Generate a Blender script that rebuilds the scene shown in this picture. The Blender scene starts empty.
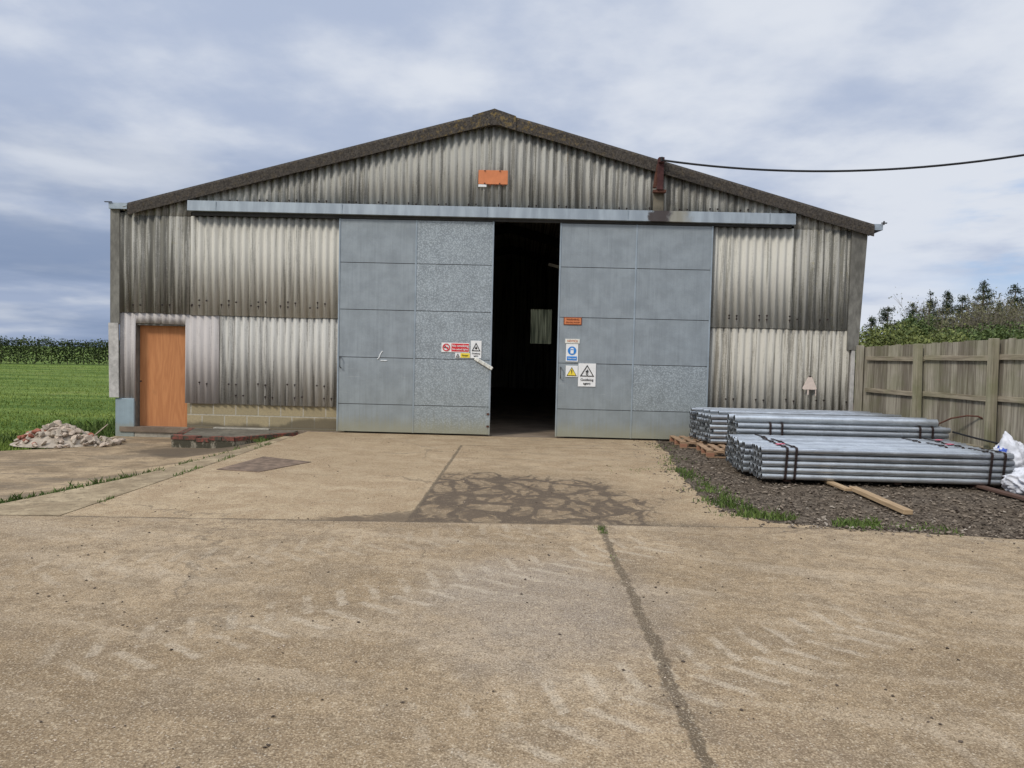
import bpy, bmesh, math, random
import numpy as np
from mathutils import Vector, Matrix, noise as mn
random.seed(7); rng = np.random.default_rng(7)
R = math.radians
scene = bpy.context.scene
COL = scene.collection

# ------------------------------------------------------------------ node helpers
class NT:
    def __init__(s, tree): s.t = tree; s.n = tree.nodes; s.l = tree.links
    def new(s, typ, **kw):
        n = s.n.new(typ)
        for k, v in kw.items(): setattr(n, k, v)
        return n
    def put(s, sock, v):
        if isinstance(v, bpy.types.NodeSocket): s.l.new(v, sock)
        elif v is not None:
            if isinstance(v, (tuple, list)) and len(v) == 3 and sock.type == 'RGBA': v = (*v, 1)
            sock.default_value = v
    def m(s, op, a, b=None, c=None, clamp=False):
        n = s.new('ShaderNodeMath', operation=op, use_clamp=clamp)
        s.put(n.inputs[0], a)
        if b is not None: s.put(n.inputs[1], b)
        if c is not None: s.put(n.inputs[2], c)
        return n.outputs[0]
    def ss(s, x, a, b, o0=0.0, o1=1.0):
        n = s.new('ShaderNodeMapRange', interpolation_type='SMOOTHSTEP')
        s.put(n.inputs[0], x); s.put(n.inputs[1], a); s.put(n.inputs[2], b); s.put(n.inputs[3], o0); s.put(n.inputs[4], o1)
        return n.outputs[0]
    def vec(s, x, y, z):
        n = s.new('ShaderNodeCombineXYZ')
        for i, v in enumerate((x, y, z)): s.put(n.inputs[i], v)
        return n.outputs[0]
    def sep(s, v):
        n = s.new('ShaderNodeSeparateXYZ'); s.put(n.inputs[0], v); return n.outputs
    def scale(s, v, sc):
        n = s.new('ShaderNodeVectorMath', operation='MULTIPLY'); s.put(n.inputs[0], v); n.inputs[1].default_value = sc; return n.outputs[0]
    def vadd(s, a, b):
        n = s.new('ShaderNodeVectorMath', operation='ADD'); s.put(n.inputs[0], a); s.put(n.inputs[1], b); return n.outputs[0]
    def noise(s, v, scale, detail=4, rough=.55, out=0, dist=0):
        n = s.new('ShaderNodeTexNoise'); s.put(n.inputs['Vector'], v); n.inputs['Scale'].default_value = scale
        n.inputs['Detail'].default_value = detail; n.inputs['Roughness'].default_value = rough; n.inputs['Distortion'].default_value = dist
        return n.outputs[out]
    def vor(s, v, scale, feature='F1', out='Distance', rnd=1.0):
        n = s.new('ShaderNodeTexVoronoi', feature=feature); s.put(n.inputs['Vector'], v); n.inputs['Scale'].default_value = scale
        n.inputs['Randomness'].default_value = rnd
        return n.outputs[out]
    def mix(s, f, a, b, mode='MIX'):
        n = s.new('ShaderNodeMix', data_type='RGBA', blend_type=mode)
        s.put(n.inputs[0], f); s.put(n.inputs[6], a); s.put(n.inputs[7], b); return n.outputs[2]
    def obj(s): return s.new('ShaderNodeTexCoord').outputs['Object']
    def pos(s): return s.new('ShaderNodeNewGeometry').outputs['Position']
    def bump(s, h, strength=.3, dist=.01):
        n = s.new('ShaderNodeBump'); n.inputs['Strength'].default_value = strength; n.inputs['Distance'].default_value = dist
        s.put(n.inputs['Height'], h); return n.outputs[0]

def material(name, fn):
    m = bpy.data.materials.new(name); m.use_nodes = True
    t = NT(m.node_tree); b = m.node_tree.nodes['Principled BSDF']
    def setp(color=None, rough=None, metal=None, normal=None, spec=None, trans=None, alpha=None):
        for k, v in (('Base Color', color), ('Roughness', rough), ('Metallic', metal), ('Normal', normal), ('Specular IOR Level', spec), ('Transmission Weight', trans), ('Alpha', alpha)):
            if v is not None: t.put(b.inputs[k], v)
    fn(t, setp)
    return m

def plain(name, c, rough=.7, metal=0., var=.25, sc=8., bumps=.15, stretch=(1, 1, 1)):
    """a surface colour broken by two scales of noise"""
    def f(t, s):
        v = t.scale(t.obj(), stretch)
        n1 = t.noise(v, sc, 5, .65); n2 = t.noise(v, sc * .17, 3)
        k = t.m('ADD', t.m('MULTIPLY', n1, .7), t.m('MULTIPLY', n2, .5))
        lo = tuple(x * (1 - var) for x in c); hi = tuple(min(1, x * (1 + var)) for x in c)
        s(color=t.mix(t.ss(k, .35, .85), lo, hi), rough=rough, metal=metal, normal=t.bump(n1, bumps, .01), spec=.3)
    return material(name, f)

def sheeting(name, light, dark, cover=.5, lichen=.0, orange=.0, rows=1.0):
    """weathered fibre cement: streaks that run down the sheet, per-sheet tone, specks of lichen"""
    def f(t, s):
        p = t.obj(); x, y, z = t.sep(p)
        fine = t.noise(t.vec(t.m('MULTIPLY', x, 34), .43, t.m('MULTIPLY_ADD', z, .9, 4.6)), 1.0, 5, .7)
        mid = t.noise(t.vec(t.m('MULTIPLY', x, 13), 3.37, t.m('MULTIPLY_ADD', z, .45, 7.3)), 1.0, 3, .6)
        big = t.noise(t.vec(t.m('MULTIPLY', x, 1.1), 7.6, t.m('MULTIPLY_ADD', z, .8, 2.2)), 1.0, 3, .55)
        speck = t.noise(p, 55, 3, .75)
        sheet = t.new('ShaderNodeTexWhiteNoise', noise_dimensions='1D')
        t.put(sheet.inputs['W'], t.m('FLOOR', t.m('DIVIDE', x, 1.022)))
        k = t.m('ADD', t.m('ADD', t.m('MULTIPLY', fine, .55), t.m('MULTIPLY', mid, .50)), t.m('MULTIPLY', big, .14))
        k = t.m('ADD', k, t.m('MULTIPLY', speck, .26))
        k = t.m('ADD', k, t.m('MULTIPLY', sheet.outputs[0], .07))
        f1 = t.ss(k, .88 - cover * .34, 1.03 - cover * .32, 0, 1)
        c = t.mix(f1, light, dark)
        sp2 = t.ss(t.noise(p, 24, 4, .7), .60, .72)
        c = t.mix(t.m('MULTIPLY', sp2, .28), c, tuple(v * .4 for v in dark))
        ln = t.m('MULTIPLY', t.ss(t.noise(t.vadd(p, (5, 1, 2)), 9, 6, .8), .56, .70), t.ss(t.noise(p, .8, 2), .45, .62))
        c = t.mix(t.m('MULTIPLY', ln, lichen), c, (.30, .26, .12))
        if orange:
            on = t.m('MULTIPLY', t.ss(t.noise(t.vec(t.m('MULTIPLY', x, 9), 1, t.m('MULTIPLY', z, .5)), 1, 4, .7), .60, .72), t.ss(speck, .42, .60))
            c = t.mix(t.m('MULTIPLY', on, orange), c, (.30, .19, .08))
        s(color=c, rough=.9, spec=.15, normal=t.bump(speck, .35, .006))
    return material(name, f)

M = {}
M['gable'] = sheeting('weathered_fibre_cement', (.40, .39, .35), (.165, .158, .138), .52, .35, .55)
M['corner'] = sheeting('corner_fibre_cement', (.40, .385, .34), (.155, .148, .125), .54, .6, .3)
M['upper'] = sheeting('pale_fibre_cement', (.53, .51, .45), (.27, .26, .225), .36, .1)
M['lower'] = sheeting('grey_fibre_cement', (.50, .485, .44), (.21, .20, .18), .46, .15)
M['lower_right'] = sheeting('stained_fibre_cement', (.46, .435, .375), (.175, .16, .13), .50, .3)
M['new'] = sheeting('newer_fibre_cement', (.47, .435, .41), (.29, .265, .245), .30, .0)
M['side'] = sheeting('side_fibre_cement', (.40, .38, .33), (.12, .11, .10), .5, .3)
M['flash'] = plain('dark_corner_flashing', (.17, .162, .14), .9, 0, .4, 14, .3, (1, 1, .4))
M['flash_pale'] = plain('pale_corner_flashing', (.46, .44, .41), .9, 0, .3, 12, .3)
def _verge(t, s):
    p = t.obj(); n = t.noise(p, 34, 5, .8)
    c = t.mix(t.ss(n, .35, .7), (.035, .031, .028), (.12, .105, .09))
    x, y, z = t.sep(p)
    near = t.ss(t.m('ABSOLUTE', t.m('ADD', x, .7)), .4, 2.4, 1, 0)
    l = t.m('MULTIPLY', t.ss(t.noise(t.vadd(p, (3, 3, 3)), 11, 5, .8), .50, .66), t.m('ADD', t.m('MULTIPLY', near, .6), .12))
    c = t.mix(l, c, (.27, .19, .07))
    s(color=c, rough=.95, spec=.1, normal=t.bump(n, .5, .01))
M['verge'] = material('lichened_verge_board', _verge)

def galv(name, base, spangle=0., dirt=1.0, metal=.22, rough=.5, z0=.42):
    def f(t, s):
        p = t.obj(); x, y, z = t.sep(p)
        n = t.noise(p, 3.2, 6, .6); fine = t.noise(p, 40, 3, .6)
        st = t.noise(t.vec(t.m('MULTIPLY', x, 22), y, t.m('MULTIPLY', z, .8)), 1, 5, .65)
        c = t.mix(t.ss(n, .32, .70), tuple(v * .90 for v in base), tuple(v * 1.09 for v in base))
        c = t.mix(t.m('MULTIPLY', t.ss(st, .50, .72), .28), c, tuple(v * 1.35 for v in base))
        c = t.mix(t.m('MULTIPLY', t.ss(st, .48, .30), .26), c, tuple(v * .6 for v in base))
        if spangle:
            vc = t.vor(t.scale(p, (1, .2, 1)), 62, 'F1', 'Color'); g = t.sep(vc)[0]
            c = t.mix(t.m('MULTIPLY', t.ss(g, .55, .85), spangle), c, tuple(min(1, v * 2.1) for v in base))
            c = t.mix(t.m('MULTIPLY', t.ss(g, .40, .10), spangle * .6), c, tuple(v * .5 for v in base))
        if dirt:
            zz = t.m('ADD', z, t.m('MULTIPLY', t.m('SUBTRACT', st, .5), .35))
            d = t.ss(zz, .02, z0, 1, 0)
            c = t.mix(t.m('MULTIPLY', d, .75 * dirt), c, (.34, .31, .19))
            d2 = t.ss(zz, .0, 1.7, 1, 0)
            c = t.mix(t.m('MULTIPLY', d2, .30 * dirt), c, (.25, .27, .22))
            sc_ = t.m('MULTIPLY', t.ss(t.noise(t.vec(t.m('MULTIPLY', x, 2.2), 5, t.m('MULTIPLY', z, 22)), 1, 3, .7), .63, .68), t.ss(t.m('ABSOLUTE', t.m('SUBTRACT', z, 1.0)), .9, .3))
            c = t.mix(t.m('MULTIPLY', sc_, .35 * dirt), c, (.40, .42, .42))
        s(color=c, rough=t.ss(n, .2, .8, rough - .06, rough + .14), metal=metal, normal=t.bump(t.m('ADD', fine, t.m('MULTIPLY', t.noise(p, 2.0, 2), 5)), .22, .012), spec=.35)
    return material(name, f)
M['door'] = galv('galvanised_sheet', (.275, .308, .328))
M['door_sp'] = galv('spangled_galvanised_sheet', (.275, .308, .326), .40)
M['door_edge'] = galv('galvanised_edge_channel', (.30, .35, .39), 0, .8)
M['pipe'] = galv('galvanised_pipe', (.45, .475, .495), 0, 0, .75, .38)
_t = NT(M['pipe'].node_tree); _b = _t.n['Principled BSDF']; _oi = _t.new('ShaderNodeObjectInfo').outputs['Random']
_src = _b.inputs['Base Color'].links[0].from_socket; _p = _t.pos(); _w = _t.noise(_t.scale(_p, (3, 14, 14)), 1.6, 5, .7)
_c = _t.mix(1.0, _src, _t.mix(_oi, (.78, .78, .79), (1.12, 1.12, 1.10)), 'MULTIPLY'); _c = _t.mix(_t.ss(_w, .54, .68, 0, .5), _c, (.66, .68, .69)); _c = _t.mix(_t.ss(_w, .46, .33, 0, .5), _c, (.22, .22, .21)); _t.put(_b.inputs['Base Color'], _c)
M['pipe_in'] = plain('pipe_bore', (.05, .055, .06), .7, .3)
def _cover(t, s):
    p = t.obj(); x, y, z = t.sep(p)
    n = t.noise(p, 4, 5); st = t.noise(t.vec(t.m('MULTIPLY', x, 6), 0, z), 1, 4)
    c = t.mix(t.ss(st, .35, .68), (.27, .31, .345), (.38, .43, .465))
    d = t.m('ADD', x, t.m('MULTIPLY', t.m('SUBTRACT', t.noise(p, 9, 4), .5), .35))
    rust = t.m('MULTIPLY', t.ss(d, 2.27, 2.36), t.ss(d, 2.78, 2.62))
    gold = t.m('MULTIPLY', t.ss(d, 2.60, 2.74), t.ss(d, 3.2, 2.9))
    c = t.mix(t.m('MULTIPLY', gold, .6), c, (.25, .20, .10))
    c = t.mix(t.m('MULTIPLY', rust, .93), c, (.045, .028, .022))
    s(color=c, rough=.55, metal=.3, normal=t.bump(n, .1, .01))
M['cover'] = material('galvanised_track_cover', _cover)
def _ply(t, s):
    p = t.obj(); x, y, z = t.sep(p)
    v = t.vec(t.m('MULTIPLY', x, 5), 0, t.m('MULTIPLY', z, .75))
    w = t.noise(v, .8, 2, .45, dist=.5)
    g = t.m('FRACT', t.m('MULTIPLY', w, 7)); g = t.ss(t.m('ABSOLUTE', t.m('SUBTRACT', g, .5)), .0, .5)
    fine = t.noise(t.vec(t.m('MULTIPLY', x, 60), 0, t.m('MULTIPLY', z, 3)), 1, 4, .6)
    c = t.mix(g, (.47, .195, .075), (.54, .235, .092))
    c = t.mix(t.m('MULTIPLY', t.ss(fine, .4, .7), .4), c, (.34, .125, .045))
    c = t.mix(t.m('MULTIPLY', t.ss(t.m('ADD', z, t.m('MULTIPLY', fine, .4)), .45, .15), .35), c, (.42, .18, .08))
    s(color=c, rough=.6, spec=.3)
M['ply'] = material('varnished_plywood', _ply)
def _block(t, s):
    p = t.obj(); x, y, z = t.sep(p)
    b = t.new('ShaderNodeTexBrick'); b.offset = .5
    t.put(b.inputs['Vector'], t.vec(t.m('ADD', x, .1), t.m('ADD', z, .18), 0))
    b.inputs['Scale'].default_value = 1; b.inputs['Mortar Size'].default_value = .014; b.inputs['Brick Width'].default_value = .45; b.inputs['Row Height'].default_value = .225
    b.inputs['Color1'].default_value = (.42, .34, .20, 1); b.inputs['Color2'].default_value = (.30, .25, .15, 1); b.inputs['Mortar'].default_value = (.47, .43, .34, 1); b.inputs['Mortar Smooth'].default_value = .3
    n = t.noise(p, 30, 5, .7)
    c = t.mix(t.ss(n, .35, .7, 0, .45), b.outputs[0], (.22, .19, .13))
    zz = t.m('ADD', z, t.m('MULTIPLY', t.m('SUBTRACT', t.noise(p, 3, 4), .5), .22))
    zz = t.m('ADD', zz, t.ss(x, -5.0, -4.3, 0, -.13))
    c = t.mix(t.ss(zz, .06, .15, .85, 0), c, (.13, .11, .075))
    s(color=c, rough=.95, spec=.1, normal=t.bump(t.m('SUBTRACT', n, t.m('MULTIPLY', b.outputs['Fac'], 2)), .4, .01))
M['block'] = material('buff_blockwork', _block)
def _brick(t, s):
    p = t.obj(); x, y, z = t.sep(p)
    br = t.m('FRACT', t.m('DIVIDE', t.m('ADD', x, t.m('MULTIPLY', y, 1.0)), .115))
    n = t.noise(p, 16, 5, .7)
    c = t.mix(t.ss(n, .4, .62), (.27, .085, .06), (.13, .065, .05))
    c = t.mix(t.ss(t.noise(p, 6, 4, .75), .46, .56), c, (.085, .075, .055))
    c = t.mix(t.ss(br, .10, .03), c, (.07, .06, .05))
    s(color=c, rough=.95, spec=.1, normal=t.bump(n, .5, .01))
M['brick'] = material('old_red_brick', _brick)
M['plat'] = plain('mossy_concrete', (.125, .110, .082), .95, 0, .55, 9, .5)
M['plat_pale'] = plain('pale_concrete', (.36, .33, .27), .95, 0, .3, 14, .4)
def _bw(t, s):
    p = t.obj(); n = t.noise(t.scale(p, (1, 1, .5)), 4, 5, .75); n2 = t.noise(p, 22, 4, .7)
    c = t.mix(t.ss(n, .42, .52), (.30, .265, .20), (.075, .068, .048)); c = t.mix(t.ss(n2, .5, .65, 0, .6), c, (.07, .06, .04))
    s(color=c, rough=.95, spec=.1, normal=t.bump(n2, .6, .02))
M['base_wall'] = material('stained_platform_wall', _bw)
M['dark'] = plain('dark_steel', (.05, .05, .05), .8)  # near-black steel shared by frames, track, brackets, handles and door core
M['rust'] = plain('rusty_red_steel', (.075, .030, .028), .8, .2, .4, 20)
M['rust2'] = plain('rusted_bar', (.105, .045, .03), .85, .1, .4, 40)
def _plate(t, s):
    p = t.obj(); n = t.noise(p, 7, 6, .7)
    s(color=t.mix(t.ss(n, .35, .65), (.105, .070, .045), (.22, .150, .10)), rough=.75, metal=.15, normal=t.bump(t.vor(p, 22), .3, .01))
M['plate'] = material('rusty_steel_plate', _plate)
M['steel_blue'] = galv('painted_steel_panel', (.30, .38, .42), 0, .5, .2, .6, .1)
M['gutter'] = plain('galvanised_gutter', (.36, .41, .45), .5, .5, .25, 7)
M['black'] = plain('black_rubber', (.015, .015, .016), .6)
M['strap'] = plain('dark_steel_strap', (.028, .017, .015), .6, .2, .4, 30)
M['white'] = plain('white_plastic', (.78, .78, .76), .5, 0, .06, 12, .05)
M['off_white'] = plain('grubby_white_plastic', (.70, .69, .62), .6, 0, .25, 22, .1)
M['red'] = plain('sign_red', (.62, .035, .045), .5, 0, .1, 12, .03)
M['blue'] = plain('sign_blue', (.03, .22, .60), .5, 0, .1, 12, .03)
M['yellow'] = plain('sign_yellow', (.80, .62, .06), .5, 0, .1, 12, .03)
M['orange'] = plain('faded_orange', (.62, .215, .09), .6, 0, .12, 9, .05)
M['orange_dark'] = plain('orange_border', (.20, .055, .02), .6)
M['ink'] = plain('black_ink', (.02, .02, .02), .5, 0, .1, 12, .02)
M['pink'] = plain('pink_tag', (.62, .10, .16), .6)
M['chalk'] = plain('white_paint_mark', (.72, .74, .74), .8)
M['pale_pink'] = plain('pale_triangle', (.68, .56, .48), .7, 0, .12, 30)

def timber(name, a, b, ax='z', green=.0, gap=0):
    def f(t, s):
        p = t.obj(); x, y, z = t.sep(p)
        if ax == 'z':
            v = t.vec(t.m('MULTIPLY', t.m('ADD', x, y), 28), 0, t.m('MULTIPLY', z, 1.4))
            plank = t.m('FLOOR', t.m('DIVIDE', t.m('ADD', x, t.m('MULTIPLY', y, 1)), .125))
        else:
            v = t.vec(t.m('MULTIPLY', x, 2), t.m('MULTIPLY', y, 28 if ax == 'x' else 2), t.m('MULTIPLY', z, 28)); plank = t.m('FLOOR', t.m('MULTIPLY', z, .01))
        g = t.noise(v, 1, 6, .65); n = t.noise(p, 2.3, 4)
        wn = t.new('ShaderNodeTexWhiteNoise', noise_dimensions='1D'); t.put(wn.inputs['W'], plank)
        k = t.m('ADD', g, t.m('MULTIPLY', t.m('SUBTRACT', wn.outputs[0], .5), .30))
        c = t.mix(t.ss(k, .30, .72), b, a)
        if green:
            c = t.mix(t.m('MULTIPLY', t.ss(n, .42, .66), green), c, (.13, .14, .055))
        s(color=c, rough=.9, spec=.15, normal=t.bump(g, .4, .006))
    return material(name, f)
M['fence'] = timber('weathered_fence_board', (.37, .335, .265), (.165, .142, .110), 'z', .30)
M['fence_rail'] = timber('weathered_fence_rail', (.36, .31, .23), (.17, .14, .10), 'y', .3)
M['fence_post'] = timber('green_fence_post', (.31, .28, .20), (.15, .13, .09), 'z', .45)
M['pallet'] = timber('pallet_wood', (.42, .28, .17), (.20, .13, .085), 'x')
M['pallet_red'] = timber('pallet_block_wood', (.42, .22, .13), (.24, .12, .08), 'x')
M['batten'] = timber('fresh_sawn_batten', (.43, .31, .185), (.28, .19, .11), 'x')
M['batten_dark'] = timber('old_red_batten', (.13, .08, .06), (.08, .05, .04), 'x')
M['leafy'] = None
def leaf(name, a, b, sc=1.2):
    def f(t, s):
        p = t.obj(); n = t.noise(p, sc, 3, .6); f2 = t.noise(p, 9, 3, .6)
        g = t.new('ShaderNodeNewGeometry').outputs['Random Per Island']
        k = t.m('ADD', t.m('MULTIPLY', n, .5), t.m('ADD', t.m('MULTIPLY', f2, .3), t.m('MULTIPLY', g, .35)))
        s(color=t.mix(t.ss(k, .35, .80), a, b), rough=.7, spec=.2)
    return material(name, f)
M['grass'] = leaf('grass_blades', (.085, .135, .020), (.26, .32, .070), .35)
M['weed'] = leaf('verge_grass', (.045, .080, .016), (.140, .190, .050), 1.5)
M['hedge'] = leaf('hedge_leaves', (.022, .036, .011), (.085, .110, .034), .5)
M['shrub'] = leaf('fresh_shrub_leaves', (.075, .095, .028), (.20, .225, .070), .8)
M['shrub_green'] = leaf('green_tree_leaves', (.045, .072, .022), (.125, .165, .052), .8)
M['conifer'] = leaf('dark_conifer_needles', (.014, .026, .012), (.045, .065, .028), .8)
M['brownleaf'] = leaf('budding_twigs', (.075, .075, .035), (.17, .165, .075), .8)
M['bark'] = plain('tree_bark', (.15, .12, .09), .95, 0, .3, 9, .5)
M['twig'] = plain('bare_twig_bark', (.175, .155, .115), .95, 0, .3, 3, .2)
M['rubble'] = plain('broken_pale_masonry', (.43, .345, .265), .95, 0, .35, 7, .4)
M['rubble_grey'] = plain('broken_grey_concrete', (.34, .285, .22), .95, 0, .40, 9, .4)
M['rubble_red'] = plain('broken_red_brick', (.30, .11, .07), .95, 0, .35, 9, .4)
M['clod'] = plain('dry_mud_clod', (.075, .055, .04), .95, 0, .3, 9, .4)

# ------------------------------------------------------------------ ground materials
def _yard(t, s):
    p = t.obj(); x, y, z = t.sep(p)
    n1 = t.noise(p, .45, 4, .6); n2 = t.noise(p, 2.6, 5, .65); n3 = t.noise(p, 95, 4, .72)
    wob = t.m('SUBTRACT', t.noise(p, 1.6, 4, .7), .5); wob2 = t.m('SUBTRACT', t.noise(p, 7, 3, .7), .5)
    c = t.mix(t.ss(n1, .34, .66), (.250, .176, .100), (.395, .292, .180))
    c = t.mix(t.ss(n2, .42, .66, 0, .6), c, (.20, .150, .098))
    n5 = t.noise(t.vadd(p, (4, 4, 0)), 9, 4, .7)
    c = t.mix(t.ss(n5, .48, .62, 0, .55), c, (.165, .115, .068)); c = t.mix(t.ss(n5, .46, .32, 0, .35), c, (.44, .36, .26))
    # streaks of dragged soil across the yard
    st = t.noise(t.vec(t.m('MULTIPLY', t.m('ADD', x, t.m('MULTIPLY', y, -.5)), .5), t.m('MULTIPLY', t.m('ADD', y, t.m('MULTIPLY', x, .25)), 2.6), 0), 1, 5, .6)
    c = t.mix(t.ss(st, .50, .66, 0, .35), c, (.46, .37, .26)); c = t.mix(t.ss(st, .46, .32, 0, .30), c, (.19, .14, .095))
    # bay behind the joint is paler and cleaner
    jy = t.m('SUBTRACT', y, t.m('ADD', t.m('MULTIPLY', x, .05), 6.80))
    back = t.ss(jy, -.02, .02)
    c = t.mix(t.m('MULTIPLY', back, .45), c, (.47, .355, .215))
    c = t.mix(t.m('MULTIPLY', t.m('MULTIPLY', back, t.ss(n2, .42, .60)), .5), c, (.28, .185, .10))
    # grey scuffed oval left of the crack
    ov = t.m('SQRT', t.m('ADD', t.m('POWER', t.m('DIVIDE', t.m('SUBTRACT', x, .15), 1.0), 2), t.m('POWER', t.m('DIVIDE', t.m('SUBTRACT', y, 4.6), 1.3), 2)))
    c = t.mix(t.m('MULTIPLY', t.ss(t.m('ADD', ov, wob), .4, 1.1, 1, 0), .45), c, (.27, .235, .20))
    # brown soil film in the near left corner and the right half
    fl = t.ss(t.m('ADD', t.m('ADD', t.m('MULTIPLY', x, .5), y), t.m('MULTIPLY', wob, 2.5)), 1.2, 3.6, 1, 0)
    c = t.mix(t.m('MULTIPLY', fl, .45), c, (.165, .115, .065))
    # tread prints: dusty chevrons left by a tractor tyre
    def tread(x0, y0, ang, length, width, per, strength, cc):
        nonlocal c
        ca, sa = math.cos(ang), math.sin(ang)
        dx = t.m('SUBTRACT', x, x0); dy = t.m('SUBTRACT', y, y0)
        u = t.m('ADD', t.m('MULTIPLY', dx, ca), t.m('MULTIPLY', dy, sa))
        v = t.m('ADD', t.m('ADD', t.m('MULTIPLY', dx, -sa), t.m('MULTIPLY', dy, ca)), t.m('MULTIPLY', wob, .07))
        av = t.m('ABSOLUTE', v)
        half = t.m('MULTIPLY', t.m('GREATER_THAN', v, 0), .5)
        ph = t.m('FRACT', t.m('ADD', t.m('ADD', t.m('DIVIDE', t.m('ADD', u, t.m('MULTIPLY', wob2, .06)), per), t.m('MULTIPLY', av, -1.5)), half))
        bar = t.m('MULTIPLY', t.ss(ph, .05, .16), t.ss(ph, .44, .30))
        k = t.m('MULTIPLY', bar, t.ss(av, width, width - .07))
        k = t.m('MULTIPLY', k, t.m('MULTIPLY', t.ss(u, 0, .5), t.ss(u, length, length - .6)))
        k = t.m('MULTIPLY', k, t.ss(t.noise(t.vadd(p, (9, 4, 0)), 2.2, 4, .7), .36, .50))
        k = t.m('MULTIPLY', k, t.ss(n5, .38, .52, .35, 1))
        c = t.mix(t.m('MULTIPLY', k, strength), c, cc)
        return k
    k1 = tread(-2.5, 3.35, math.atan2(2.9, 3.7), 5.0, .34, .23, .46, (.52, .44, .33))
    k2 = tread(-.5, 2.7, math.atan2(1.5, 2.3), 3.6, .34, .23, .48, (.52, .44, .33))
    k3 = tread(-3.8, 4.7, math.atan2(2.2, 4.6), 5.5, .34, .23, .30, (.50, .42, .31))
    k4 = tread(1.5, 2.6, math.atan2(2.6, 4.6), 5.0, .34, .25, .26, (.50, .41, .30))
    # mud lying in the bay before the door, dried in plates with pale islands
    dx = t.m('DIVIDE', t.m('SUBTRACT', x, -.20), 2.0); dy = t.m('DIVIDE', t.m('SUBTRACT', y, 7.45), 2.75)
    dd = t.m('SQRT', t.m('ADD', t.m('MULTIPLY', dx, dx), t.m('MULTIPLY', dy, dy)))
    den = t.ss(t.m('ADD', dd, t.m('MULTIPLY', wob, .9)), .28, 1.08, 1, 0)
    leftcut = t.ss(x, -1.10, -1.04)
    tongue = t.m('MULTIPLY', t.ss(t.m('ADD', t.m('SUBTRACT', jy, t.m('MULTIPLY', t.m('ADD', x, 2.1), .42)), t.m('ADD', t.m('MULTIPLY', wob2, .5), t.m('MULTIPLY', wob, .5))), .10, -.03), t.m('MULTIPLY', t.ss(x, -2.1, -1.7), t.ss(x, -.9, -1.1)))
    pv = t.vadd(t.scale(p, (1, .62, 1)), t.scale(t.noise(p, 2.2, 3, .6, out=1), (.35, .35, 0)))
    e = t.vor(pv, 2.7, 'DISTANCE_TO_EDGE')
    e2 = t.vor(pv, 5.5, 'DISTANCE_TO_EDGE')
    damp = t.m('MULTIPLY', t.m('MULTIPLY', t.ss(t.m('ADD', dd, t.m('MULTIPLY', wob, 1.1)), .5, 1.25, 1, 0), leftcut), back)
    c = t.mix(t.m('MULTIPLY', damp, .7), c, (.16, .110, .065))
    net = t.ss(t.m('SUBTRACT', t.m('ADD', e, t.m('MULTIPLY', wob2, .07)), t.m('MULTIPLY', t.m('ADD', den, t.m('MULTIPLY', wob2, .7)), .100)), .0, .05, 1, 0)
    net2 = t.ss(t.m('SUBTRACT', e2, t.m('MULTIPLY', t.m('ADD', den, wob2), .085)), .0, .05, 1, 0)
    mud = t.m('MULTIPLY', t.m('MULTIPLY', t.m('MAXIMUM', t.m('MULTIPLY', net, t.ss(n5, .30, .46, .45, 1)), t.m('MULTIPLY', net2, t.ss(n2, .40, .58, .25, .9))), t.ss(den, .08, .4)), leftcut)
    mud = t.m('MULTIPLY', mud, back)
    mud = t.m('MAXIMUM', mud, t.m('MULTIPLY', t.m('MULTIPLY', tongue, back), .85))
    along = t.m('MULTIPLY', t.m('MULTIPLY', t.ss(jy, .30, .02), back), t.m('MULTIPLY', t.ss(x, .2, .8), t.ss(x, 2.3, 1.4)))
    c = t.mix(t.m('MULTIPLY', along, t.ss(n2, .40, .56, .15, .85)), c, (.11, .085, .06))
    # stains before the door
    sd = t.m('MULTIPLY', t.ss(y, 9.5, 11.5), t.m('MULTIPLY', t.ss(t.noise(t.scale(p, (.8, 3, 1)), 1.5, 4, .7), .50, .60), t.ss(x, -1.2, -.9)))
    c = t.mix(t.m('MULTIPLY', sd, .45), c, (.20, .15, .10))
    # joints and the long crack
    j1 = t.m('ABSOLUTE', t.m('ADD', jy, t.m('MULTIPLY', wob2, .02)))
    j2 = t.m('ADD', t.m('ABSOLUTE', t.m('ADD', t.m('ADD', x, 1.07), t.m('MULTIPLY', wob2, .05))), t.m('ADD', t.ss(y, 12.55, 12.7, 0, 1), t.ss(jy, .0, -.05)))
    j3 = t.m('ADD', t.m('ABSOLUTE', t.m('ADD', t.m('SUBTRACT', y, 12.6), t.m('MULTIPLY', wob2, .06))), t.ss(x, -1.05, -1.15))
    j5 = t.m('ADD', t.m('ABSOLUTE', t.m('ADD', t.m('SUBTRACT', t.m('ADD', y, t.m('MULTIPLY', x, .03)), 9.1), t.m('MULTIPLY', wob2, .06))), t.ss(x, -2.4, -2.0))
    j4 = t.m('ADD', t.m('ABSOLUTE', t.m('ADD', t.m('SUBTRACT', x, .76), t.m('ADD', t.m('MULTIPLY', wob2, .09), t.m('MULTIPLY', wob, .08)))), t.ss(jy, .05, .0, 0, 0))
    front = t.ss(jy, .02, -.02)
    l1 = t.ss(j1, .012, .030, 1, 0)
    l2 = t.ss(j2, .010, .035, 1, 0)
    l3 = t.m('MULTIPLY', t.ss(j3, .010, .03, 1, 0), .55)
    l5 = t.m('MULTIPLY', t.ss(j5, .006, .016, 1, 0), .5)
    wdt = t.m('ADD', .017, t.m('MULTIPLY', t.m('ABSOLUTE', wob), .10))
    l4 = t.m('MULTIPLY', t.ss(t.m('SUBTRACT', j4, wdt), .0, .022, 1, 0), front)
    soil = t.mix(t.ss(n3, .35, .65), (.055, .040, .026), (.125, .095, .062))
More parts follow.
